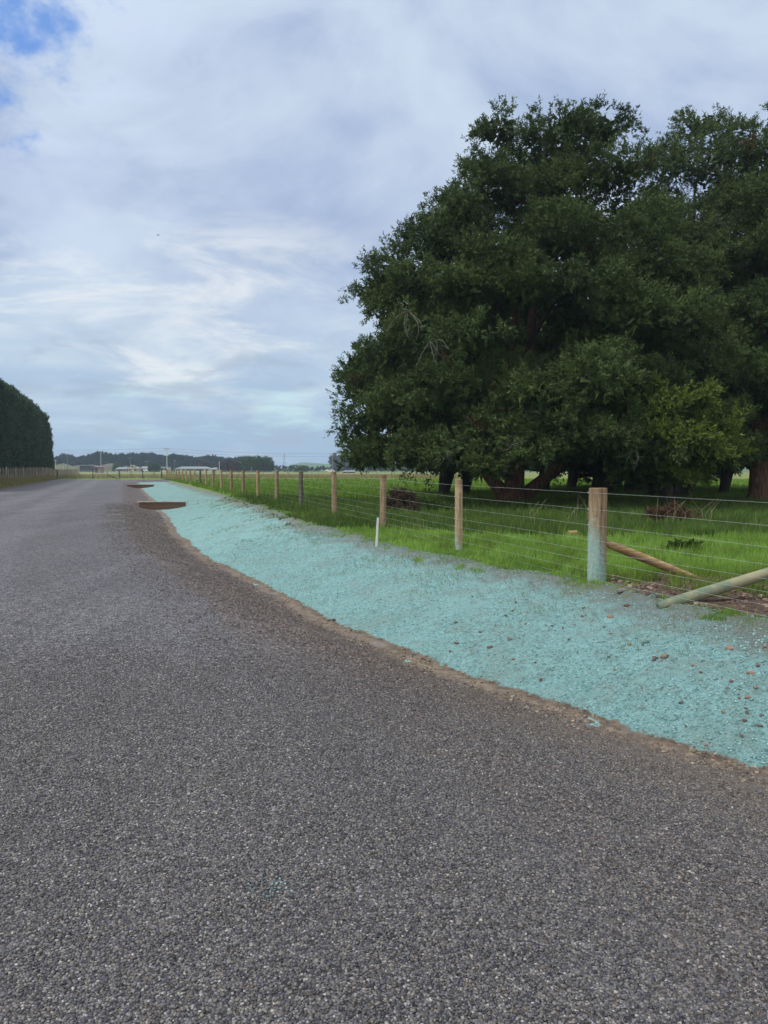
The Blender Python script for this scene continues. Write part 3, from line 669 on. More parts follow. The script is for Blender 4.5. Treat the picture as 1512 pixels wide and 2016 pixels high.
def make_crown(parent, cx, cy, prof, n_lobes, subs, twigs, leaves, ll, lw, mat, seed, lobe_r=(1.0, 1.9), inner=.25, offs=None, front=True, tint0=.45, asym=None, subr=.42, up=.25, squash=.66, name='crown', extra=None, fill=150):
    """prof: (z, radius) rows, z above ground; offs(z)->(dx,dy) shifts the axis"""
    r_ = np.random.RandomState(seed); z0, z1 = prof[0][0], prof[-1][0]
    zs = np.linspace(z0, z1, 60); w_ = env_r(prof, zs) + .3; cdf = np.cumsum(w_); cdf /= cdf[-1]
    cen = []; tries = 0
    while len(cen) < n_lobes and tries < 6000:
        tries += 1
        z = np.interp(r_.rand(), cdf, zs); th = r_.rand() * 6.283
        rl = lobe_r[0] + (lobe_r[1] - lobe_r[0]) * r_.rand()
        re = env_r(prof, z) * (1 + .10 * math.sin(3 * th + seed) + .06 * math.sin(5 * th + z))
        if r_.rand() < inner: re *= .55
        rl = min(rl, max(re * .9, .5)); rr = max(re - rl * .75, 0)
        dx, dy = offs(z) if offs else (0, 0)
        p = np.array([dx + rr * math.cos(th), dy + rr * math.sin(th), z])
        if all(np.linalg.norm((p - c[0]) * np.array([1, 1, 1.25])) > .62 * (rl + c[1]) for c in cen): cen.append((p, rl, th))
    Cs, Os, Rs_, Ts = [], [], [], []
    for p, rl, th in cen:
        k = int(subs * (rl / 1.4) ** 2) + 3
        d = r_.randn(k, 3); d[:, 2] = np.abs(d[:, 2]) * .9 - .25
        d += np.array([math.cos(th), math.sin(th), 0]) * .45
        d /= np.linalg.norm(d, axis=1, keepdims=True)
        c = p + d * rl * np.array([1, 1, squash]) * (.62 + .42 * r_.rand(k, 1))
        lt = tint0 + .5 * (r_.rand() - .5)
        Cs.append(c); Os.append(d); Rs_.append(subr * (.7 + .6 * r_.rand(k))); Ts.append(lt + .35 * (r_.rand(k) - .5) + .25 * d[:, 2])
    for e in (extra or []):
        p = np.array(e[:3]); rl = e[3]; k = int(subs * (rl / 1.4) ** 2) + 4; d = r_.randn(k, 3); d[:, 2] = np.abs(d[:, 2]) - .45; d /= np.linalg.norm(d, axis=1, keepdims=True)
        cen.append((p, rl, math.atan2(p[1], p[0]))); Cs.append(p + d * rl * np.array([1, 1, .6]) * (.6 + .4 * r_.rand(k, 1))); Os.append(d); Rs_.append(subr * (.7 + .6 * r_.rand(k))); Ts.append(tint0 + .1 + .35 * (r_.rand(k) - .5))
    C = np.concatenate(Cs); O = np.concatenate(Os); Rr = np.concatenate(Rs_); T = np.concatenate(Ts)
    C[:, 0] += cx; C[:, 1] += cy
    dead_ = r_.rand(len(T)) < .004; T = np.where(dead_, 2.2, np.clip(T, 0, 1.1))
    V, tt = leaf_cloud(C, O, Rr, T, twigs, leaves, ll, lw, up)
    # leafy shoots deep inside each bough close the view through it
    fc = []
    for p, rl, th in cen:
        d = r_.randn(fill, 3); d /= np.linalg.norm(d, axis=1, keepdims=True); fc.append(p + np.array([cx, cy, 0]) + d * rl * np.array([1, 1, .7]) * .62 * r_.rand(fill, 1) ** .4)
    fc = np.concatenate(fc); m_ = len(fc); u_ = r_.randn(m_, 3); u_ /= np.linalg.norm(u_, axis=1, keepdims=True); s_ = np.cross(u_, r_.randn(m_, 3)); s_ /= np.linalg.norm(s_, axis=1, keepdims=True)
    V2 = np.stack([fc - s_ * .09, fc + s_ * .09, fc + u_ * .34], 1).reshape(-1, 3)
    V = np.concatenate([V, V2]); tt = np.concatenate([tt, np.full(m_, .15) + .2 * r_.rand(m_)])  # inner leaves tinted dark, the crown's inner shade put into their colour
    tt = np.where(tt > 1.35, np.where(tt > 1.75, 2, 1.3), tt)
    o = mesh_np(name, V, np.arange(len(V)).reshape(-1, 3), mat, parent, attrs={'tint': ('FACE', tt)})
    return o, cen
def limb_path(a, b, bow=.15, n=6, seed=0):
    r_ = random.Random(seed); a = Vector(a); b = Vector(b); L_ = (b - a).length
    o = Vector((r_.uniform(-1, 1), r_.uniform(-1, 1), r_.uniform(-.5, 1))) * L_ * bow
    return [a.lerp(b, k / n) + o * math.sin(math.pi * k / n) + Vector((r_.uniform(-1, 1), r_.uniform(-1, 1), 0)) * L_ * .012 for k in range(n + 1)]
def make_tree(name, px, Y, prof, trunk_r, label, seed, mat, bark, stems=None, n_lobes=60, subs=22, twigs=11, leaves=18, ll=.11, lw=.023, group=None, X=None, n_limbs=12, **kw):
    g = at(px, Y); t = empty(name, g); tag(t, label, 'tree', group)
    r_ = random.Random(seed); zt = prof[-1][0]
    mb = MB()
    mainp = [(0, 0, -.3), (0, 0, .0), (.02, 0, .35), (.05, 0, 1.2), (.1, .1, zt * .25), (.0, .2, zt * .5), (.2, .1, zt * .8)]
    mb.tube(mainp, [trunk_r * 1.6, trunk_r * 1.35, trunk_r * 1.1, trunk_r, trunk_r * .8, trunk_r * .45, .05], 16, .10, ov=None)
    for st in (stems or []):
        mb.tube([Vector(q[:3]) for q in st], [q[3] for q in st], 10, .08)
    crown, cen = make_crown(t, 0, 0, prof, n_lobes, subs, twigs, leaves, ll, lw, mat, seed, **kw)
    for i, (p, rl, th) in enumerate(sorted(cen, key=lambda q: q[0][2])[::max(1, len(cen) // n_limbs)]):
        a = (0.05, .1, min(p[2] * .55, zt * .55) + .3)
        b = (p[0] * .92, p[1] * .92, p[2])
        MB().tube(limb_path(a, b, .12, 7, i + seed), [trunk_r * .34 * (1 - .85 * k / 7) for k in range(8)], 6, .06).build('limb', M_barkd, t, True)
    mb.build('trunk', bark, t, True)
    return t, cen
def dead_twigs(parent, pts, seed, n=9, ln=1.2, mat=None, label=None):
    r_ = random.Random(seed); mb = MB()
    for (x, y, z) in pts:
        for k in range(n):
            a = Vector((x, y, z)); d = Vector((r_.uniform(-1, .6), r_.uniform(-1, 0), r_.uniform(-1, .2))).normalized() * ln * r_.uniform(.5, 1.2)
            mb.tube(limb_path(a, a + d, .18, 5, r_.randint(0, 9999)), [.016 - .0024 * j for j in range(6)], 4)
            m = a + d * .6; mb.tube(limb_path(m, m + Vector((r_.uniform(-.5, .5), r_.uniform(-.3, .1), r_.uniform(-.5, .2))) * ln * .5, .2, 3, k), [.009, .007, .005, .003], 4)
    o = mb.build('dead_branch', mat or M_dead, parent); o['label'] = label or 'bare grey dead branches'
profA = [(2.0, 6.8), (3, 7.1), (5.0, 7.1), (7.0, 6.7), (8.6, 6.3), (10.2, 5.0), (12, 3.9), (13.2, 3.7), (14.2, 3.4), (15.0, 2.2)]
GA = at(1010, 31)
stemsA = [[(-.25, .1, -.2, .36), (-.5, 0, .5, .31), (-1.3, .1, 1.5, .27), (-2.1, .2, 2.6, .22), (-2.6, .3, 5, .2), (-3.2, .2, 8, .1)],
          [(.35, .2, -.2, .34), (.75, .2, .5, .29), (1.7, .1, 1.3, .24), (2.6, .3, 2.2, .19), (3.2, .3, 5, .16), (3.3, .3, 9, .08)],
          [(.1, .6, -.2, .4), (.4, 1.2, 2, .35), (1, 1.8, 6, .25), (1.2, 2, 11, .1)], [(-.1, -.1, 1, .3), (-.7, -.5, 3.2, .22), (-1.4, -1.5, 6, .12)]]
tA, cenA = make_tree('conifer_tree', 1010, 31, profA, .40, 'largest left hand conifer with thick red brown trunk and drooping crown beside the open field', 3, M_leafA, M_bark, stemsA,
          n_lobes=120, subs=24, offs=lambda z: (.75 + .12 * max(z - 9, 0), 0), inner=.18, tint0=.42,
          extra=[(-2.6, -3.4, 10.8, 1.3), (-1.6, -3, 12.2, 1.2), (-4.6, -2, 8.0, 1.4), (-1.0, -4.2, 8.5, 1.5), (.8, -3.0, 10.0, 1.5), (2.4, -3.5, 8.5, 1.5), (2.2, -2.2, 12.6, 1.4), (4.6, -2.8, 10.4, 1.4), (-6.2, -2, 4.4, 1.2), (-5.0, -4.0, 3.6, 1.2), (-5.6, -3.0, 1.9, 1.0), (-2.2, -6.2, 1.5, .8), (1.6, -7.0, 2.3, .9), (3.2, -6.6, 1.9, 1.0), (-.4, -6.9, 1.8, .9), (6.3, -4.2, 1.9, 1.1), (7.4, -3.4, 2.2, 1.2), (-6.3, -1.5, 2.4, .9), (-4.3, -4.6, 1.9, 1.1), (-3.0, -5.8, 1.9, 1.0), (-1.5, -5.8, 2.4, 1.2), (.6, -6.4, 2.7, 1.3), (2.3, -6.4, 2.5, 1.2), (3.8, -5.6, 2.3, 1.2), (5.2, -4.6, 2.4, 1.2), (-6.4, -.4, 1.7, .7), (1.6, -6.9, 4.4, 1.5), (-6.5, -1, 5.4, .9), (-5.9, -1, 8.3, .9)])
for k, q in enumerate([(-4.6, -6.2, 6.6), (-3.9, -6.4, 5.6), (-1.2, -6.9, 2.2), (-3.2, -6.6, 2.0), (2.6, -7.3, 2.0)]): dead_twigs(tA, [q], 5 + k, n=6, ln=1.2 if k < 2 else .8)
# tree B
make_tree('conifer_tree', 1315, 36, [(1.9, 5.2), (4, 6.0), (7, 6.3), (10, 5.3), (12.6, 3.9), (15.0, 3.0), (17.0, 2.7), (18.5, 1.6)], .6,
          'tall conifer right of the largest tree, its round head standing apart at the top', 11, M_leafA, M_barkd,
          [[(.3, 0, 0, .5), (1.5, 0, 1.6, .35), (3, .2, 4, .2)], [(-.3, 0, 0, .45), (-1.4, .2, 2, .3), (-2.6, .2, 5, .15)]], n_lobes=95, subs=22, offs=lambda z: (.4 + .085 * z, 0), inner=.2, tint0=.5)
make_tree('conifer_tree', 1492, 32.5, [(3.0, 4.6), (5, 5.6), (8, 5.8), (11, 5.0), (13.5, 3.8), (15.0, 2.6), (16.2, 2.0), (17.2, .8)], .42,
          'conifer at the right edge of the picture with straight reddish trunk', 23, M_leafA, M_bark, None, n_lobes=80, subs=22, offs=lambda z: (1.3 + .06 * z, .5), inner=.2, tint0=.42)
make_tree('young_conifer', 1312, 26.0, [(1.2, 1.5), (2.0, 2.1), (3.0, 2.2), (3.8, 1.7), (4.4, .8)], .16,
          'low bushy yellow green tree standing in front of the tall conifers', 31, M_leafB, M_barkd, None, n_lobes=26, subs=22, lobe_r=(.6, 1.05), inner=.15, tint0=.75, n_limbs=8)
bt = [(873, 40, [(2.2, 3.2), (4, 4.3), (7, 4.4), (9.5, 3.2), (11.5, 1.2)], .26, 'slimmer dark tree left of the big trunk, farther back'),
      (914, 41.5, [(2.6, 3.0), (5, 4.0), (8, 4.0), (11, 2.6), (12.5, 1)], .22, 'thin leaning tree just left of the big trunk, farther back'),
      (1185, 42, [(2.2, 4.6), (4, 5.6), (7, 5.6), (9.5, 4.4), (12.5, 1.6)], .55, 'dark thick stemmed tree behind, between the big trunk and the strainer post'),
      (1248, 45, [(2.2, 4.6), (5, 5.6), (8, 5.0), (11.5, 3.0), (13.0, 1.6)], .5, 'dark tree behind, just right of the strainer post'),
      (1425, 43, [(2.6, 4.8), (5, 5.8), (8, 5.8), (11, 4.4), (14.5, 2)], .24, 'dark slim tree behind, seen against the pale grass gap'),
      (1070, 48, [(2.4, 4.4), (5, 5.4), (8, 5.8), (11, 4.4), (14, 2)], .32, 'dark tree behind, hidden by the largest crown'),
      (1125, 54, [(.9, 5.0), (3, 5.8), (7, 5.6), (10, 4.0), (13, 2)], .3, 'dark low crowned tree far behind the gap right of the big trunk'),
      (1215, 57, [(.9, 5.2), (3, 6), (7, 5.6), (10, 4.0), (12, 2)], .3, 'dark low crowned tree farthest behind the strainer post'),
      (1330, 55, [(.9, 4.2), (3, 5), (7, 5), (10, 4.0), (12, 2)], .3, 'dark low crowned tree far behind the yellow green young tree'),
      (1500, 46, [(2.8, 5), (5, 6), (9, 6), (13, 4.8), (16, 2)], .4, 'dark tree behind the right edge trunk')]
for i, (px, Y, pf, tr_, lab) in enumerate(bt):
    pf = [(max(z - .6, .9), r) for z, r in pf]
    make_tree('conifer_tree', px, Y, pf, tr_, lab, 50 + i, M_leafA, M_barkd, [[(.1, 0, 0, tr_ * .7), (.7, .2, 2, tr_ * .5), (1.4, .2, 5, .1)]], n_lobes=46, subs=17, twigs=9, leaves=11, ll=.18, lw=.04, inner=.25, tint0=.3, subr=.5)

# bushes and debris under the trees
def bush(name, px, py, rx, rz, mat, label, seed, tint=.4, n=40, ll=.09, lw=.012, cat='bush', subr=.16, up=.3):
    g = hit(px, py); t = empty(name, g); tag(t, label, cat); r_ = np.random.RandomState(seed)
    d = r_.randn(n, 3); d[:, 2] = np.abs(d[:, 2]); d /= np.linalg.norm(d, axis=1, keepdims=True)
    C = d * np.array([rx, rx * .8, rz]) * (.4 + .5 * r_.rand(n, 1))
    V, tt = leaf_cloud(C, d, subr * (.7 + .6 * r_.rand(n)), tint + .3 * (r_.rand(n) - .5), 9, 12, ll, lw, up)
    mesh_np('foliage', V, np.arange(len(V)).reshape(-1, 3), mat, t, attrs={'tint': ('FACE', tt)})
    mb = MB()
    for k in range(7): mb.tube([(0, 0, -.05), (d[k, 0] * rx * .5, d[k, 1] * rx * .5, rz * .5), (d[k, 0] * rx, d[k, 1] * rx, rz * (.6 + .4 * d[k, 2]))], [.02, .012, .005], 5)
    mb.build('stem', M_barkd, t)
    return t
bush('brush_pile', 790, 1008, .55, .75, M_brown, 'brown brushy heap in the shade beyond the third fence post', 1, .1, 60, cat='brush')
bush('weed_clump', 850, 1008, .9, .4, M_bush, 'low dark green weedy clump right of the brown brushy heap', 2, .1, 60)
bush('dead_fern', 1322, 1028, .75, .38, simple('rust_fern', (.095, .045, .024), (.05, .028, .018), 8, .9), 'rusty dead fern heap under the trees right of the strainer post', 3, .4, 60, cat='dead fern')
bush('weed_clump', 1345, 1086, .35, .10, M_bush, 'flat leafy weed patch in the bright grass above the peeled brace', 4, .2, 30, ll=.06, lw=.016, subr=.08)
# pale dry stalks
mb = MB()
for i in range(26):
    p = hit(random.choice([1295, 1320, 1340, 1390, 1130, 1145, 1040]) + random.uniform(-14, 14), 1030 + random.uniform(-4, 8)); 
    mb.tube([p, p + Vector((random.uniform(-.1, .1), 0, .3)), p + Vector((random.uniform(-.35, .35), random.uniform(-.1, .1), random.uniform(.4, .75)))], [.004, .003, .002], 4)
tag(mb.build('dry_stalks', simple('dry_stalk', (.32, .27, .17)), None), 'thin pale dry grass stalks standing in the shade', 'stalks', kind='stuff')

# ------------------------------------------------------------------ hedge and batten fence on the left
def hedge():
    t = empty('shelter_hedge', (-10.9 - .34 * 75, 75, .5)); tag(t, 'tall clipped dark green shelter hedge rounded over at its end beside the batten fence', 'hedge')
    r_ = np.random.RandomState(5); n = 11000
    Y = 46 + 84 * r_.rand(n); H = 10.0; W = 2.6
    a = r_.rand(n)       # position round the section: road face, top, back
    end = np.sqrt(np.clip(1 - ((Y - 100) / 30.5).clip(0, 1) ** 1.8, 0, 1))
    hh = (H - .35 + .75 * np.abs(np.sin(Y * .62)) + .8 * (vn(Y, Y * 0, .5, 3) - .5)) * (.42 + .58 * end)
    th = a * math.pi * .62                 # 0 front low .. top
    u = np.clip(a * 1.5, 0, 1)
    zz = np.where(a < .62, a / .62 * (hh - 1.2) + .35, hh - 1.2 * (1 - np.sin((a - .62) / .38 * math.pi * .5)) )
    off = np.where(a < .62, W * (1 - .08 * zz / 8), W * np.cos((a - .62) / .38 * math.pi * .55)) * (.35 + .65 * end)
    col_ = .30 * np.sin(Y * 2.1 + 3.5 * vn(Y, zz * .3, .4, 2)) + .9 * (vn(Y, zz * .5, .9, 8) - .5)
    X = -10.9 - .34 * Y - 5.0 + off + col_
    C = np.stack([X - t.location.x, Y - t.location.y, zz], -1)
    nrm = np.stack([np.where(a < .62, 1, .3), np.where(Y > 116, .6, -.3), np.where(a < .62, .2, 1)], -1); nrm /= np.linalg.norm(nrm, axis=1, keepdims=True)
    V, tt = leaf_cloud(C, nrm, .42 * (.7 + .6 * r_.rand(n)), .4 + .3 * (r_.rand(n) - .5) + .5 * col_, 7, 9, .22, .05, .9, .4)
    # stray shoots above the clipped top
    m_ = 420; Yt = 48 + 80 * r_.rand(m_); et = np.sqrt(np.clip(1 - ((Yt - 100) / 30.5).clip(0, 1) ** 1.8, 0, 1)); zt_ = (H + .8 * (vn(Yt, Yt * 0, .5, 3) - .5)) * (.42 + .58 * et)
    C2 = np.stack([-10.9 - .34 * Yt - 5.0 + (r_.rand(m_) - .2) * 1.8 - t.location.x, Yt - 75, zt_], -1)
    V2, t2 = leaf_cloud(C2, np.tile([[0, 0, 1.]], (m_, 1)), .35 + .5 * r_.rand(m_) ** 3, .4 + .3 * r_.rand(m_), 2, 14, .2, .04, 2.5, .15)
    V = np.concatenate([V, V2]); tt = np.concatenate([tt, t2]);
    mesh_np('foliage', V, np.arange(len(V)).reshape(-1, 3), M_leafH, t, attrs={'tint': ('FACE', tt)})
    for Yk in np.arange(47, 126, 3): MB().tube([(-10.9 - .34 * Yk - 5.0 - t.location.x, Yk - 75, -.3), (-10.9 - .34 * Yk - 5.0 - t.location.x, Yk - 75, 4.2)], [.2, .1], 7).build('trunk', M_barkd, t)
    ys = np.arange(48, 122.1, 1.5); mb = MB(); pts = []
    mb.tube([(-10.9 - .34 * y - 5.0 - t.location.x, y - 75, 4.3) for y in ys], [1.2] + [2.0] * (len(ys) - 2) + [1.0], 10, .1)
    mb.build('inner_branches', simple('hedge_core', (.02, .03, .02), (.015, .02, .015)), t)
hedge()
def batten_fence():
    t = empty('batten_fence', (-10.2 - .34 * 57, 57, .5)); tag(t, 'weathered batten and wire fence in front of the tall hedge on the left', 'fence')
    # battens are the fence's closely set palings; the largest hundred are parts, the rest one part
    Ys = np.arange(46, 150, .42); mbr = MB()
    for i, Y in enumerate(Ys):
        X = -10.75 - .34 * Y; z = tz(X, Y); hgt = 1.22 + random.uniform(-.06, .06); r = .022
        big_ = i % 12 == 5
        if big_: r = .055; hgt += .06
        x, y, z_ = X - t.location.x, Y - 57, z - .5
        mb = MB() if i < 100 else mbr
        ln = random.uniform(-.03, .03)
        mb.tube([(x, y, z_ - .1), (x + ln, y, z_ + hgt)], r, 5)
        if i < 100: mb.build('post' if big_ else 'batten', M_post[2] if (not big_ and i % 3 == 0) else M_batt, t)
    o = mbr.build('batten', M_batt, t); o['kind'] = 'stuff'
    for hgt in (.15, .35, .55, .75, .95, 1.1):
        MB().tube([(-10.78 - .34 * Y - t.location.x, Y - 57, tz(-10.75 - .34 * Y, Y) - .5 + hgt) for Y in np.arange(46, 150, 4)], .004, 4, cap=False).build('wire', M_wire, t)
batten_fence()

# ------------------------------------------------------------------ cross fences
def cross_fence(name, label, pts, h, r, mats, step=None, wires=(.3, .6, .9), gates=()):
    p0 = pts[0]; t = empty(name, p0); tag(t, label, 'fence')
    for i, p in enumerate(pts):
        rr = r * (1 if i % 4 else 1.5)
        MB().tube([(p.x - p0.x, p.y - p0.y, p.z - p0.z - .1), (p.x - p0.x + random.uniform(-.03, .03), p.y - p0.y, p.z - p0.z + h * random.uniform(.92, 1.05))], rr, 6).build('post', mats[i % len(mats)], t)
    for hg in wires:
        MB().tube([(p.x - p0.x, p.y - p0.y, p.z - p0.z + hg) for p in pts], .007, 4, cap=False).build('wire', M_wire, t)
    return t
cf = cross_fence('wire_fence', 'low post and wire fence along the grass verge beyond the road junction', [at(px, 98 + (px - 150) * .004) for px in (113, 150, 183, 211, 235, 258, 281, 303, 318, 330)], 1.22, .06, [M_post[2], M_batt], wires=(.25, .45, .65, .85, 1.05))
p = at(213, 97.6); q = at(231, 96.8)
o = MB().tube([(0, 0, .55), (q.x - p.x, q.y - p.y, .03)], .05, 6).build('brace', M_barkd, cf, loc=p - cf.location); o['label'] = 'dark diagonal brace'
cross_fence('wire_fence', 'thin post fence across the far side of the paddock, before the tan dry grass', [at(px, 116 + (px - 330) * .01) for px in range(336, 1180, 29)], 1.0, .045, [M_batt, M_post[1], M_batt, M_post[2]])
cross_fence('wire_fence', 'faint distant fence running across beyond the dry grass', [at(px, 190) for px in range(350, 960, 24)], 1.15, .05, [M_batt, M_post[2]])

# ------------------------------------------------------------------ far buildings
M_rf = simple('grey_roof', (.22, .25, .27), (.17, .19, .20), 2, .6); M_rfd = simple('dark_roof', (.09, .10, .11)); M_rfg = simple('green_grey_roof', (.24, .27, .24))
M_cr = simple('cream_wall', (.50, .40, .30), (.42, .34, .26)); M_wh = simple('white_wall', (.62, .62, .60), (.5, .5, .48)); M_rd = simple('red_wall', (.30, .11, .09), (.24, .09, .08)); M_dk = simple('dark_shed_wall', (.06, .05, .055)); M_pk = simple('pinkish_shed_wall', (.30, .19, .17)); M_gl = simple('dark_window', (.03, .035, .045), (.02, .02, .03), rough=.2)
def house(name, x0, x1, ytop, Y, wall, roof, label, eave=None, depth=6, flat=False, nwin=3, door=None, cat='building', hip=1.2, lift=0):
    a = at(x0, Y); b = at(x1, Y); zt = CZ + (HOR - ytop) * Y / F; zb = min(a.z, b.z) - .2; t = empty(name, ((a.x + b.x) / 2, Y, zb)); tag(t, label, cat)
    wd = (b.x - a.x) / 2; H = zt - zb; e = H * (.62 if not flat else .92) if eave is None else eave
    MB().box(-wd, wd, 0, depth, 0, e).build('wall', wall, t)
    mb = MB()
    if flat: mb.add([(-wd - .25, -.3, e - .05), (wd + .25, -.3, e + .1), (wd + .25, depth + .3, H), (-wd - .25, depth + .3, H), (-wd - .25, -.3, e + .12), (wd + .25, -.3, e + .25), (wd + .25, depth + .3, H + .15), (-wd - .25, depth + .3, H + .15)], [(0, 3, 2, 1), (4, 5, 6, 7), (0, 1, 5, 4), (1, 2, 6, 5), (2, 3, 7, 6), (3, 0, 4, 7)])
    else: mb.gable(-wd - .4, wd + .4, -.5, depth + .5, e + .003, H, min(hip, wd * .6))
    mb.build('roof', roof, t)
    for k in range(nwin):
        x = -wd + (k + .7) * 2 * wd / (nwin + .4); ww = min(.8, wd / (nwin + 1))
        MB().box(x - ww, x + ww, -.06, .02, e * .42, e * .82).build('window', M_gl, t)
    if door is not None: MB().box(-wd + door * 2 * wd - .45, -wd + door * 2 * wd + .45, -.07, .02, .1, e * .85).build('door', M_dk, t)
    return t
house('farm_shed', 157, 180, 916, 380, M_dk, M_rfd, 'long dark farm shed left of the small pinkish shed', flat=True, nwin=0, door=.7)
house('shed', 186, 199, 918.5, 260, M_pk, M_rf, 'small pinkish shed with dark doorway in the dry grass', flat=True, nwin=0, door=.3, depth=3)
house('house', 228, 249, 919.5, 380, M_cr, M_rf, 'small cream house with bluish windows left of the towered one', nwin=3)
t = house('house', 252, 272, 918.5, 380, M_cr, M_rfg, 'cream house with a small square tower', nwin=2)
MB().box(-1.2, .6, -.3, 1.6, 0, (HOR - 914.5) * 380 / F + 1.2).build('tower', M_cr, t); MB().box(-.8, .2, -.36, -.28, 2.6, 3.2).build('window', M_gl, t)
house('house', 275, 300, 918, 385, M_rd, M_rfg, 'red walled house with grey green roof', nwin=2)
house('carport', 314, 331, 919.5, 370, M_wh, M_rf, 'open white carport behind the tallest power pole', flat=True, nwin=2, depth=5)
house('house', 345, 414, 918.5, 380, M_wh, M_rf, 'long low white house with grey roof behind the paddock', nwin=7, hip=3)
house('house', 411, 450, 920.5, 350, M_wh, M_rfg, 'short white house with pale roof at the end of the long house', nwin=2, hip=2)
house('farm_building', 675, 697, 926, 260, M_dk, M_rf, 'small dark building with light roof near the left tip of the tree crown', nwin=1)
def vehicle(px, Y, w_, h_, label, cat, rz=0):
    g = at(px, Y); t = empty('parked_car' if cat == 'car' else 'parked_van', g, rz); tag(t, label, cat)
    prof = [(-.5, .18), (-.5, .5), (-.42, .58), (-.25, .98), (.2, 1.0), (.36, .62), (.49, .52), (.5, .18)] if cat == 'car' else [(-.5, .15), (-.5, .97), (.3, 1.0), (.42, .6), (.5, .52), (.5, .15)]
    n = len(prof); vs = [(x * w_, s, z * h_) for s in (-.85, .85) for x, z in prof]
    fs = [tuple(range(n))[::-1], tuple(range(n, 2 * n))] + [(i, (i + 1) % n, n + (i + 1) % n, n + i) for i in range(n)]
    MB().add(vs, fs).build('body', simple('white_paint', (.75, .76, .77), (.7, .7, .7), rough=.3), t)
    MB().box(-.2 * w_, .2 * w_, -.87, -.84, .62 * h_, .88 * h_).build('window', M_gl, t)
    for s in (-.32, .32):
        MB().tube([(s * w_, -.9, .33), (s * w_, -.7, .33)], .33, 12).build('wheel', M_dk, t)
vehicle(649, 330, 4.4, 1.4, 'white car parked far off left of the small dark building', 'car')
vehicle(518, 330, 2.4, 1.6, 'white van seen end on among the far fence posts', 'van')
vehicle(286, 350, 2.1, 1.5, 'white car parked in front of the red walled house', 'car')

# ------------------------------------------------------------------ power poles
M_conc = simple('pale_pole', (.50, .50, .48), (.4, .4, .38)); M_gp = simple('grey_pole', (.22, .22, .21))
def pole(px, ytop, Y, r, mat, label, arm=1.2):
    g = at(px, Y); H = CZ + (HOR - ytop) * Y / F - g.z; t = empty('power_pole', g); tag(t, label, 'pole', 'power poles across the fields')
    MB().tube([(0, 0, -.2), (0, 0, H)], [r, r * .65], 8).build('pole', mat, t)
    MB().box(-arm, arm, -.08, .08, H - .55, H - .35).build('crossarm', M_gp, t)
    mb = MB()
    for s in (-.9, -.3, .3, .9): mb.tube([(s * arm, 0, H - .35), (s * arm, 0, H - .12)], .05, 5)
    mb.build('insulator', M_conc, t)
    return Vector((g.x, g.y, g.z + H - .15))
P1 = pole(329, 882, 290, .20, M_conc, 'tallest pale power pole standing before the carport')
P2 = pole(655, 892, 290, .17, M_gp, 'dark power pole close to the left tip of the big tree crown')
P0 = at(-130, 290); P0.z = P1.z; P3 = at(1000, 300); P3.z = P2.z
pole(133, 893, 330, .14, M_gp, 'thin power pole just right of the hedge', .9)
pole(199, 892.5, 330, .15, M_conc, 'pale power pole above the small pinkish shed', .3)
pole(257, 900, 400, .15, M_gp, 'thin grey pole behind the house with the tower', 1.4)
pole(289, 907, 400, .15, M_gp, 'short thin pole behind the red walled house', 1.2)
pole(344, 906, 420, .12, M_gp, 'short thin pole left end of the long low house', .5)
pole(432, 908.5, 330, .17, M_conc, 'short pale pole at the right end of the long low house', .4)
pole(110, 905, 200, .09, M_conc, 'slim pale pole against the end of the hedge', .2)
pole(125, 912, 220, .08, M_conc, 'small pale pole in the verge right of the hedge', .2)
pole(495, 919, 300, .1, M_gp, 'very short pole before the dark round tree', .2)
def lines(dz, name='power_line', label=''):
    mb = MB()
    for a, b in ((P0, P1), (P1, P2), (P2, P3)):
        pts = []
        for k in range(13):
            u = k / 12; q = a.lerp(b, u); pts.append((q.x, q.y, q.z + dz - 1.0 * 4 * u * (1 - u) * .8))
        mb.tube(pts, .035, 4, cap=False)
    tag(mb.build(name, M_gp), label, 'power line')
lines(0, label='upper power line sagging across the sky above the far trees'); lines(-1.05, label='lower power line running beneath the upper one')
# lattice tower
g = at(560, 1500); H = CZ + (HOR - 894) * 1500 / F - g.z; mb = MB()
for sx in (-1, 1):
    for sy in (-1, 1): mb.tube([(3.2 * sx, 3.2 * sy, 0), (1.1 * sx, 1.1 * sy, H * .6), (.5 * sx, .5 * sy, H)], .22, 4)
for k in range(6):
    z0 = H * k / 6; z1 = H * (k + 1) / 6; w0 = 3.2 - 2.6 * k / 6; w1 = 3.2 - 2.6 * (k + 1) / 6
    mb.tube([(-w0, -w0, z0), (w1, -w1, z1)], .13, 4); mb.tube([(w0, -w0, z0), (-w1, -w1, z1)], .13, 4)
for z in (.7, .82, .94): mb.box(-4, 4, -.2, .2, H * z, H * z + .5)
tag(mb.build('lattice_pylon', M_gp, loc=g), 'lattice steel pylon on the skyline above the green hills', 'pylon')

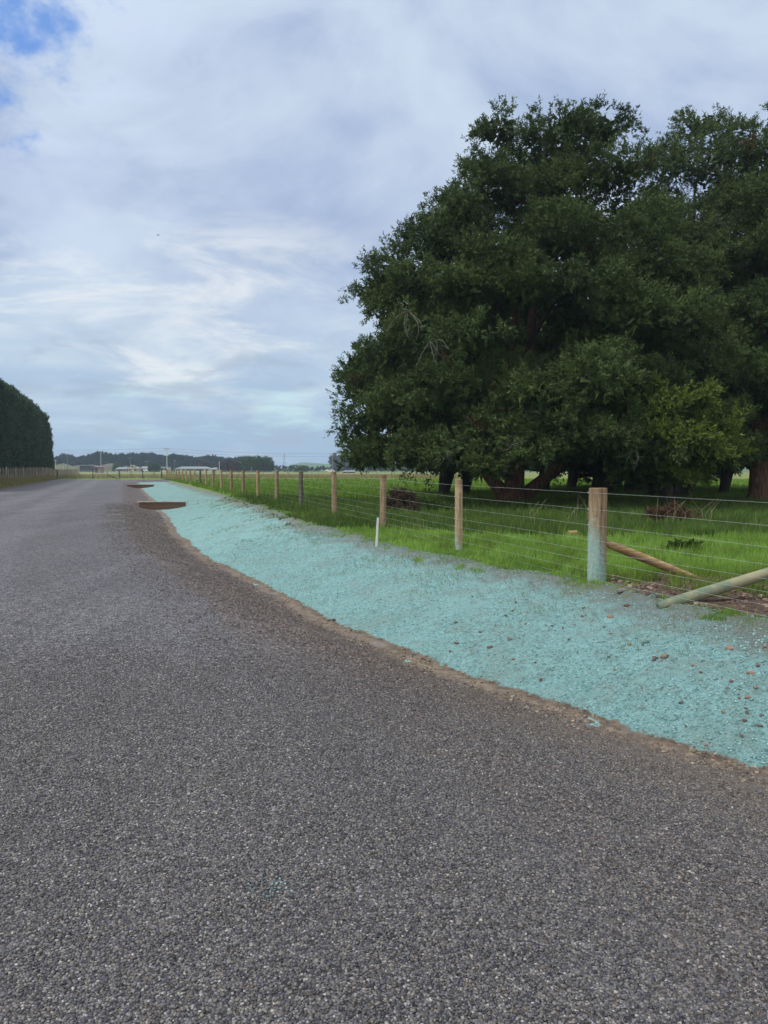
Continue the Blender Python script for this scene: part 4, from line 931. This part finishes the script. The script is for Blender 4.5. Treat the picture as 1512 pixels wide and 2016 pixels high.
# ------------------------------------------------------------------ hills
def hills():
    n = 160; xs = np.linspace(-900, 1700, n); ysr = np.linspace(900, 2300, 40)
    X, Y = np.meshgrid(xs, ysr); px = 756 + X / Y * F
    prof = 1.0 + 13 * sstep(px, 530, 600) * (1 - .45 * sstep(px, 900, 1200)) + 3.2 * (vn(px, px * 0, .02, 2) - .5) * 2 * sstep(px, 500, 600) + 7 * (1 - sstep(px, 120, 260))
    rise = sstep(Y, 1000, 1350)
    Z = -1 + (prof * rise + 1.2 * (vn(X, Y, .01, 5) - .5) * rise + .7 * (vn(X, Y, .05, 6) - .5)*rise) 
    idx = np.arange(X.size).reshape(X.shape); f = np.stack([idx[:-1, :-1], idx[:-1, 1:], idx[1:, 1:], idx[1:, :-1]], -1).reshape(-1, 4)
    m = simple('hill_pasture', (.085, .16, .035), (.055, .11, .03), .01, .95)
    o = mesh_np('hills', np.stack([X, Y, Z], -1).reshape(-1, 3), f, m, smooth=True); o['kind'] = 'structure'; o['label'] = 'low green hills on the horizon'
hills()
# grassy mound beyond the sheds
def mound(px0, px1, ytop, Y, label, c1, c2):
    a = at(px0, Y); b = at(px1, Y); zt = CZ + (HOR - ytop) * Y / F; n = 50; xs = np.linspace(0, 1, n); ysr = np.linspace(-1, 1, 14)
    U, W_ = np.meshgrid(xs, ysr); hgt = np.sin(np.pi * U) ** .6 * (1 - W_ ** 2) * (zt - a.z) * (.8 + .4 * vn(U * 9, W_, 1, int(px0)))
    idx = np.arange(U.size).reshape(U.shape); f = np.stack([idx[:-1, :-1], idx[:-1, 1:], idx[1:, 1:], idx[1:, :-1]], -1).reshape(-1, 4)
    V = np.stack([a.x + (b.x - a.x) * U, Y + W_ * 25, a.z - .2 + hgt], -1).reshape(-1, 3)
    o = mesh_np('mound', V, f, simple('mound_grass', c1, c2, .2, .95), smooth=True); o['kind'] = 'structure'; o['label'] = label
mound(92, 152, 914, 430, 'pale grassy mound beside the hedge', (.15, .14, .085), (.09, .10, .05))
mound(120, 215, 915, 460, 'pale grassy mound behind the sheds', (.13, .115, .08), (.085, .085, .045))
mound(185, 262, 913, 470, 'tan grassy mound below the pines', (.12, .10, .07), (.075, .07, .045))

# ------------------------------------------------------------------ far trees, each its own
def far_tree(px, ytop, wpx, Y, kind, label, group, seed, ybot=None):
    g = at(px, Y); H = CZ + (HOR - ytop) * Y / F - g.z; Rw = wpx / 2 * Y / F; t = empty('pine_tree' if kind == 'pine' else 'round_tree', g); tag(t, label, 'tree', group)
    r_ = np.random.RandomState(seed); n = 70 if kind == 'pine' else 90
    d = r_.randn(n, 3); d /= np.linalg.norm(d, axis=1, keepdims=True)
    lo = .45 if kind == 'pine' else .52; cz_ = H * (1 + lo) / 2 if kind == 'pine' else H * .5; hz = H * (1 - lo) / 2 if kind == 'pine' else H * .5
    C = d * np.array([Rw, Rw * .8, hz]) * (.5 + .5 * r_.rand(n, 1) ** .5); C[:, 2] += cz_
    if kind == 'pine':
        k = 26; low = np.stack([(r_.rand(k) - .5) * 1.9 * Rw, (r_.rand(k) - .5) * Rw, H * (.08 + .4 * r_.rand(k))], -1); C = np.concatenate([C, low]); d = np.concatenate([d, r_.randn(k, 3) * .3 + np.array([0, -.5, .3])]); n += k
    V, tt = leaf_cloud(C, d, (Rw * .30 + .3) * (.7 + .6 * r_.rand(n)), .4 + .5 * (r_.rand(n) - .5), 7, 12, .0016 * Y * 1.2, .0006 * Y, .2, .7)
    mesh_np('crown', V, np.arange(len(V)).reshape(-1, 3), {'pine': M_leafP, 'round': M_bush, 'bare': M_brown}[kind], t, attrs={'tint': ('FACE', tt)})
    mb = MB().tube([(0, 0, -.3), (Rw * .05, 0, H * .4), (0, 0, H * .85)], [.4, .3, .1], 6)
    for s in (-1, 1): mb.tube([(0, 0, H * .35), (s * Rw * .5, 0, H * .75)], [.22, .08], 5)
    mb.build('trunk', M_barkd, t)
skyl = [(110, 905), (122, 897), (131, 898), (142, 901), (153, 903), (164, 902), (174, 902), (184, 897), (195, 893), (207, 894), (218, 897), (228, 898), (238, 898), (250, 897), (260, 897), (268, 896), (279, 895), (290, 894), (300, 896), (311, 899), (322, 900), (333, 899), (344, 898), (355, 899), (366, 902), (376, 903), (388, 904), (400, 903), (410, 901), (421, 902), (432, 903), (446, 906), (459, 905), (473, 903), (487, 902), (500, 903), (512, 904), (524, 904)]
for i, (px, yt) in enumerate(skyl):
    far_tree(px, yt, 17 + (i * 7) % 5, 480 + (i * 37) % 40, 'pine', 'dark pine standing in the long row of pines along the horizon', 'pines in the row along the horizon', 300 + i)
for i, (px, yt, w_, Y) in enumerate([(660, 900, 18, 620), (672, 901, 18, 620), (683, 903, 16, 620), (735, 908, 22, 620), (750, 908, 22, 620), (765, 907, 22, 620)]):
    far_tree(px, yt, w_, Y, 'pine', 'dark pine in the small clump right of the green hills', 'pines in the clump right of the hills', 400 + i)
far_tree(502, 905, 44, 330, 'round', 'large round dark green tree at the right end of the tree line', None, 501)
far_tree(524, 909, 24, 330, 'round', 'smaller round green tree at the very right end of the tree line', None, 502)
far_tree(480, 911, 24, 335, 'round', 'grey green bushy tree left of the large round tree', None, 503)
far_tree(448, 910, 26, 340, 'bare', 'brown twiggy tree behind the short white house', None, 504)
far_tree(466, 914, 20, 335, 'bare', 'low brown twiggy tree left of the green bushy ones', None, 506)
far_tree(402, 913, 22, 400, 'bare', 'brown bare tree above the long low house roof', None, 505)
far_tree(304, 917, 16, 360, 'round', 'small green round tree between the red walled house and the carport', None, 507)
far_tree(233, 915, 16, 430, 'round', 'small green tree behind the cream house', None, 508)
far_tree(592, 926.0, 18, 330, 'round', 'low dark bush on the far field edge', None, 509)
# far hedge row (reads as one dark strip)
n = 900; X = np.linspace(-75, 130, n) + rs.randn(n); Y = 420 + rs.randn(n) * 2; C = np.stack([X, Y, .3 + 2.2 * rs.rand(n) * (.5 + vn(X, X * 0, .1, 3))], -1)
V, tt = leaf_cloud(C, np.tile(np.array([[0, -.3, 1.0]]), (n, 1)), np.full(n, .9), .3 + .3 * rs.rand(n), 4, 8, .6, .25)
tag(mesh_np('far_hedge', V, np.arange(len(V)).reshape(-1, 3), M_leafP, attrs={'tint': ('FACE', tt)}), 'low dark hedge line at the far edge of the fields', 'hedge')

# bird
g = Vector((0, 0, CZ)) + pix_dir(311, 463) * 95
t = empty('bird', g, .4); tag(t, 'tiny dark bird in flight against the clouds', 'bird')
MB().tube([(-.16, 0, 0), (-.08, 0, .01), (.05, 0, .02), (.14, 0, .03), (.18, 0, .02)], [.01, .035, .04, .022, .006], 8).build('body', M_dk, t, True)
MB().add([(-.03, 0, .03), (.06, 0, .03), (.0, .16, .08), (-.05, .34, .03), (-.03, 0, .02), (.06, 0, .02), (.0, .16, .07), (-.05, .34, .025)], [(0, 1, 2), (0, 2, 3), (4, 6, 5), (4, 7, 6)]).add([(-.03, 0, .03), (.06, 0, .03), (.0, -.16, .08), (-.05, -.34, .03)], [(0, 1, 2), (0, 2, 3)]).build('wings', M_dk, t)

# ------------------------------------------------------------------ real stone chips on the near road
def chip_mesh(name, X, Y, s, mat, hue, label, lift=.25, flat=.6):
    n = len(X)
    T = np.array([(-1, -1, -.5), (1, -1, -.5), (1, 1, -.5), (-1, 1, -.5), (-.75, -.75, .5), (.75, -.75, .5), (.75, .75, .5), (-.75, .75, .5)])
    V = np.tile(T[None], (n, 1, 1)) * (1 + .5 * (rs.rand(n, 8, 3) - .5)) * np.stack([np.ones(n), .6 + .4 * rs.rand(n), flat + .5 * rs.rand(n)], -1)[:, None, :]
    V *= s[:, None, None]
    tx = (rs.rand(n) - .5) * .9; V[:, :, 2] += V[:, :, 0] * tx[:, None]
    a = rs.rand(n) * 6.283; c, d = np.cos(a)[:, None], np.sin(a)[:, None]
    x = V[:, :, 0] * c - V[:, :, 1] * d; y = V[:, :, 0] * d + V[:, :, 1] * c
    W_ = np.stack([x + X[:, None], y + Y[:, None], V[:, :, 2] + (terrain(X, Y) + s * lift)[:, None]], -1).reshape(-1, 3)
    f = np.array([(0, 3, 2, 1), (4, 5, 6, 7), (0, 1, 5, 4), (1, 2, 6, 5), (2, 3, 7, 6), (3, 0, 4, 7)])
    Fc = (f[None] + (np.arange(n) * 8)[:, None, None]).reshape(-1, 4)
    o = mesh_np(name, W_, Fc, mat, attrs={'tint': ('FACE', np.repeat(rs.rand(n), 6)), 'hue': ('FACE', np.repeat(hue, 6))}); tag(o, label, 'gravel' if 'mulch' not in name else 'mulch', kind='stuff')
def ramp_mat(name, stops, a=None, b_=None, rough=.6, spec=.3):
    m, nt, b = new_mat(name); N, L, M, MIX, SS, NOISE, MAP = nodes_of(nt)
    t = N('ShaderNodeAttribute', attribute_name='tint').outputs['Fac']; k = N('ShaderNodeAttribute', attribute_name='hue').outputs['Fac']
    cr = N('ShaderNodeValToRGB'); L(t, cr.inputs[0]); e = cr.color_ramp; e.elements[0].color = stops[0][1] + (1,); e.elements[1].color = stops[-1][1] + (1,)
    for pz, cc in stops[1:-1]: q = e.elements.new(pz); q.color = cc + (1,)
    c0 = cr.outputs[0]
    if a: c0 = MIX(M('MULTIPLY', SS(k, .80, .95), a[0]), c0, a[1])
    if b_: c0 = MIX(M('MULTIPLY', M('SUBTRACT', 1.0, SS(k, .05, .16)), b_[0]), c0, b_[1])
    L(c0, b.inputs['Base Color']); b.inputs['Roughness'].default_value = rough; b.inputs['Specular IOR Level'].default_value = spec; return m
def chips():
    n = 260000
    Y = 1.75 + 5.6 * rs.rand(n) ** .85; X = (rs.rand(n) * 2 - 1) * (Y * .56 + .15)
    keep = (X < XD(Y) - .35 + .25 * rs.rand(n)) & (rs.rand(n) < 1 - sstep(Y, 4.6, 7.3)) & (vn(X, Y, 1.2, 77) > .2); X, Y = X[keep], Y[keep]; n = len(X)
    edge = sstep(X - XD(Y), -2.0, -.5)
    m = ramp_mat('stone_chip', [(0, (.026, .026, .03)), (.25, (.056, .055, .058)), (.7, (.110, .107, .110)), (.95, (.18, .172, .163)), (.985, (.27, .26, .24)), (1, (.36, .35, .32))], (.55, (.15, .11, .075)), (.5, (.045, .05, .10)))
    chip_mesh('loose_chips', X, Y, (.0037 + .0026 * rs.rand(n)) * (1 + .2 * edge), m, np.where(rs.rand(n) < edge * .65, .92, rs.rand(n) * .93), 'small grey stone chips covering the near road surface')
    # coarser stones rolled to the shoulder
    n = 60000; Y = 4.2 + 28 * rs.rand(n) ** 1.4; u = rs.rand(n); X = XD(Y) - .25 - u * 2.6
    ok = (vn(X, Y, 2.2, 71) + .25 * rs.rand(n) > .5) & (X > XS(Y) - .2 - .6 * rs.rand(n)) & (rs.rand(n) < 1 - .6 * u); X, Y = X[ok], Y[ok]; n = len(X)
    m = ramp_mat('shoulder_stone', [(0, (.03, .028, .028)), (.5, (.085, .076, .075)), (.9, (.135, .12, .115)), (.975, (.19, .175, .165)), (1, (.26, .245, .23))], (.6, (.16, .11, .08)))
    chip_mesh('shoulder_gravel', X, Y, (.0045 + .006 * rs.rand(n) ** 2) * (1 + .03 * Y), m, rs.rand(n), 'coarser brown grey stones scattered along the road shoulder', .2)
    # crumbs of soil on the silt line
    n = 9000; Y = 4.4 + 22 * rs.rand(n) ** 1.3; X = XD(Y) - .5 + .55 * rs.rand(n); ok = vn(X, Y, 3, 72) > .52; X, Y = X[ok], Y[ok]; n = len(X)
    m = ramp_mat('soil_crumb', [(0, (.06, .05, .042)), (.6, (.17, .135, .10)), (1, (.30, .25, .19))])
    chip_mesh('soil_crumbs', X, Y, .004 + .013 * rs.rand(n) ** 4, m, rs.rand(n), 'crumbs of dried soil on the silt line below the teal bank', .2)
    # fibrous clods of mulch
    n = 120000; Y = 4.4 + 13 * rs.rand(n) ** 1.3; u = rs.rand(n); X = XD(Y) + .04 + u * (XT(Y) - XD(Y) + .25)
    ok = vn(X, Y, 1.6, 73) + .5 * rs.rand(n) > .52; X, Y = X[ok], Y[ok]; n = len(X)
    m = ramp_mat('mulch_clod', [(0, (.075, .14, .145)), (.3, (.16, .29, .30)), (.8, (.22, .39, .40)), (1, (.28, .47, .47))], (.6, (.17, .13, .11)), rough=1.0, spec=0)
    up = np.clip((X - XD(Y)) / (XT(Y) - XD(Y)), 0, 1); hue = np.where(rs.rand(n) < .05 + .45 * up ** 3, .95, .4)
    chip_mesh('mulch_clods', X, Y, (.003 + .007 * rs.rand(n) ** 4), m, hue, 'small clods of teal mulch and soil over the whole bank', .1, .5)
    n = 34; q_ = hit(550, 1748); X = q_.x + .05 * rs.randn(n); Y = q_.y + .04 * rs.randn(n)
    m = ramp_mat('mulch_splash_chip', [(0, (.09, .13, .14)), (.6, (.13, .19, .20)), (1, (.24, .33, .35))], rough=1.0, spec=0)
    chip_mesh('mulch_splash', X, Y, .0035 + .003 * rs.rand(n), m, rs.rand(n) * .5, 'small splash of pale teal mulch on the near road stones', 1.0)
    n = 5200; X = 4.2 + 1.9 * (rs.rand(n) - .5) * 2; Y = 8.2 + 2.4 * (rs.rand(n) - .5) * 2; ok = (bare_mask(X, Y) > .4); X, Y = X[ok], Y[ok]
    m = ramp_mat('bare_soil_clod', [(0, (.05, .035, .03)), (.6, (.14, .095, .075)), (1, (.26, .20, .15))])
    chip_mesh('soil_clods', X, Y, .006 + .03 * rs.rand(len(X)) ** 4, m, rs.rand(len(X)), 'crumbly brown soil clods on the bare patch behind the fence', .2)
chips()

# ------------------------------------------------------------------ air
def haze():
    m = bpy.data.materials.new('haze_air'); m.use_nodes = True; nt = m.node_tree; nt.nodes.clear()
    v = nt.nodes.new('ShaderNodeVolumePrincipled'); v.inputs['Density'].default_value = .0004; v.inputs['Color'].default_value = (.62, .80, 1, 1); v.inputs['Anisotropy'].default_value = .2
    o = nt.nodes.new('ShaderNodeOutputMaterial'); nt.links.new(v.outputs[0], o.inputs['Volume'])
    h = MB().box(-4200, 4200, -3200, 5200, -3, 30).build('haze', m); tag(h, 'thin bluish air softening the distance', 'haze', kind='stuff')
haze()
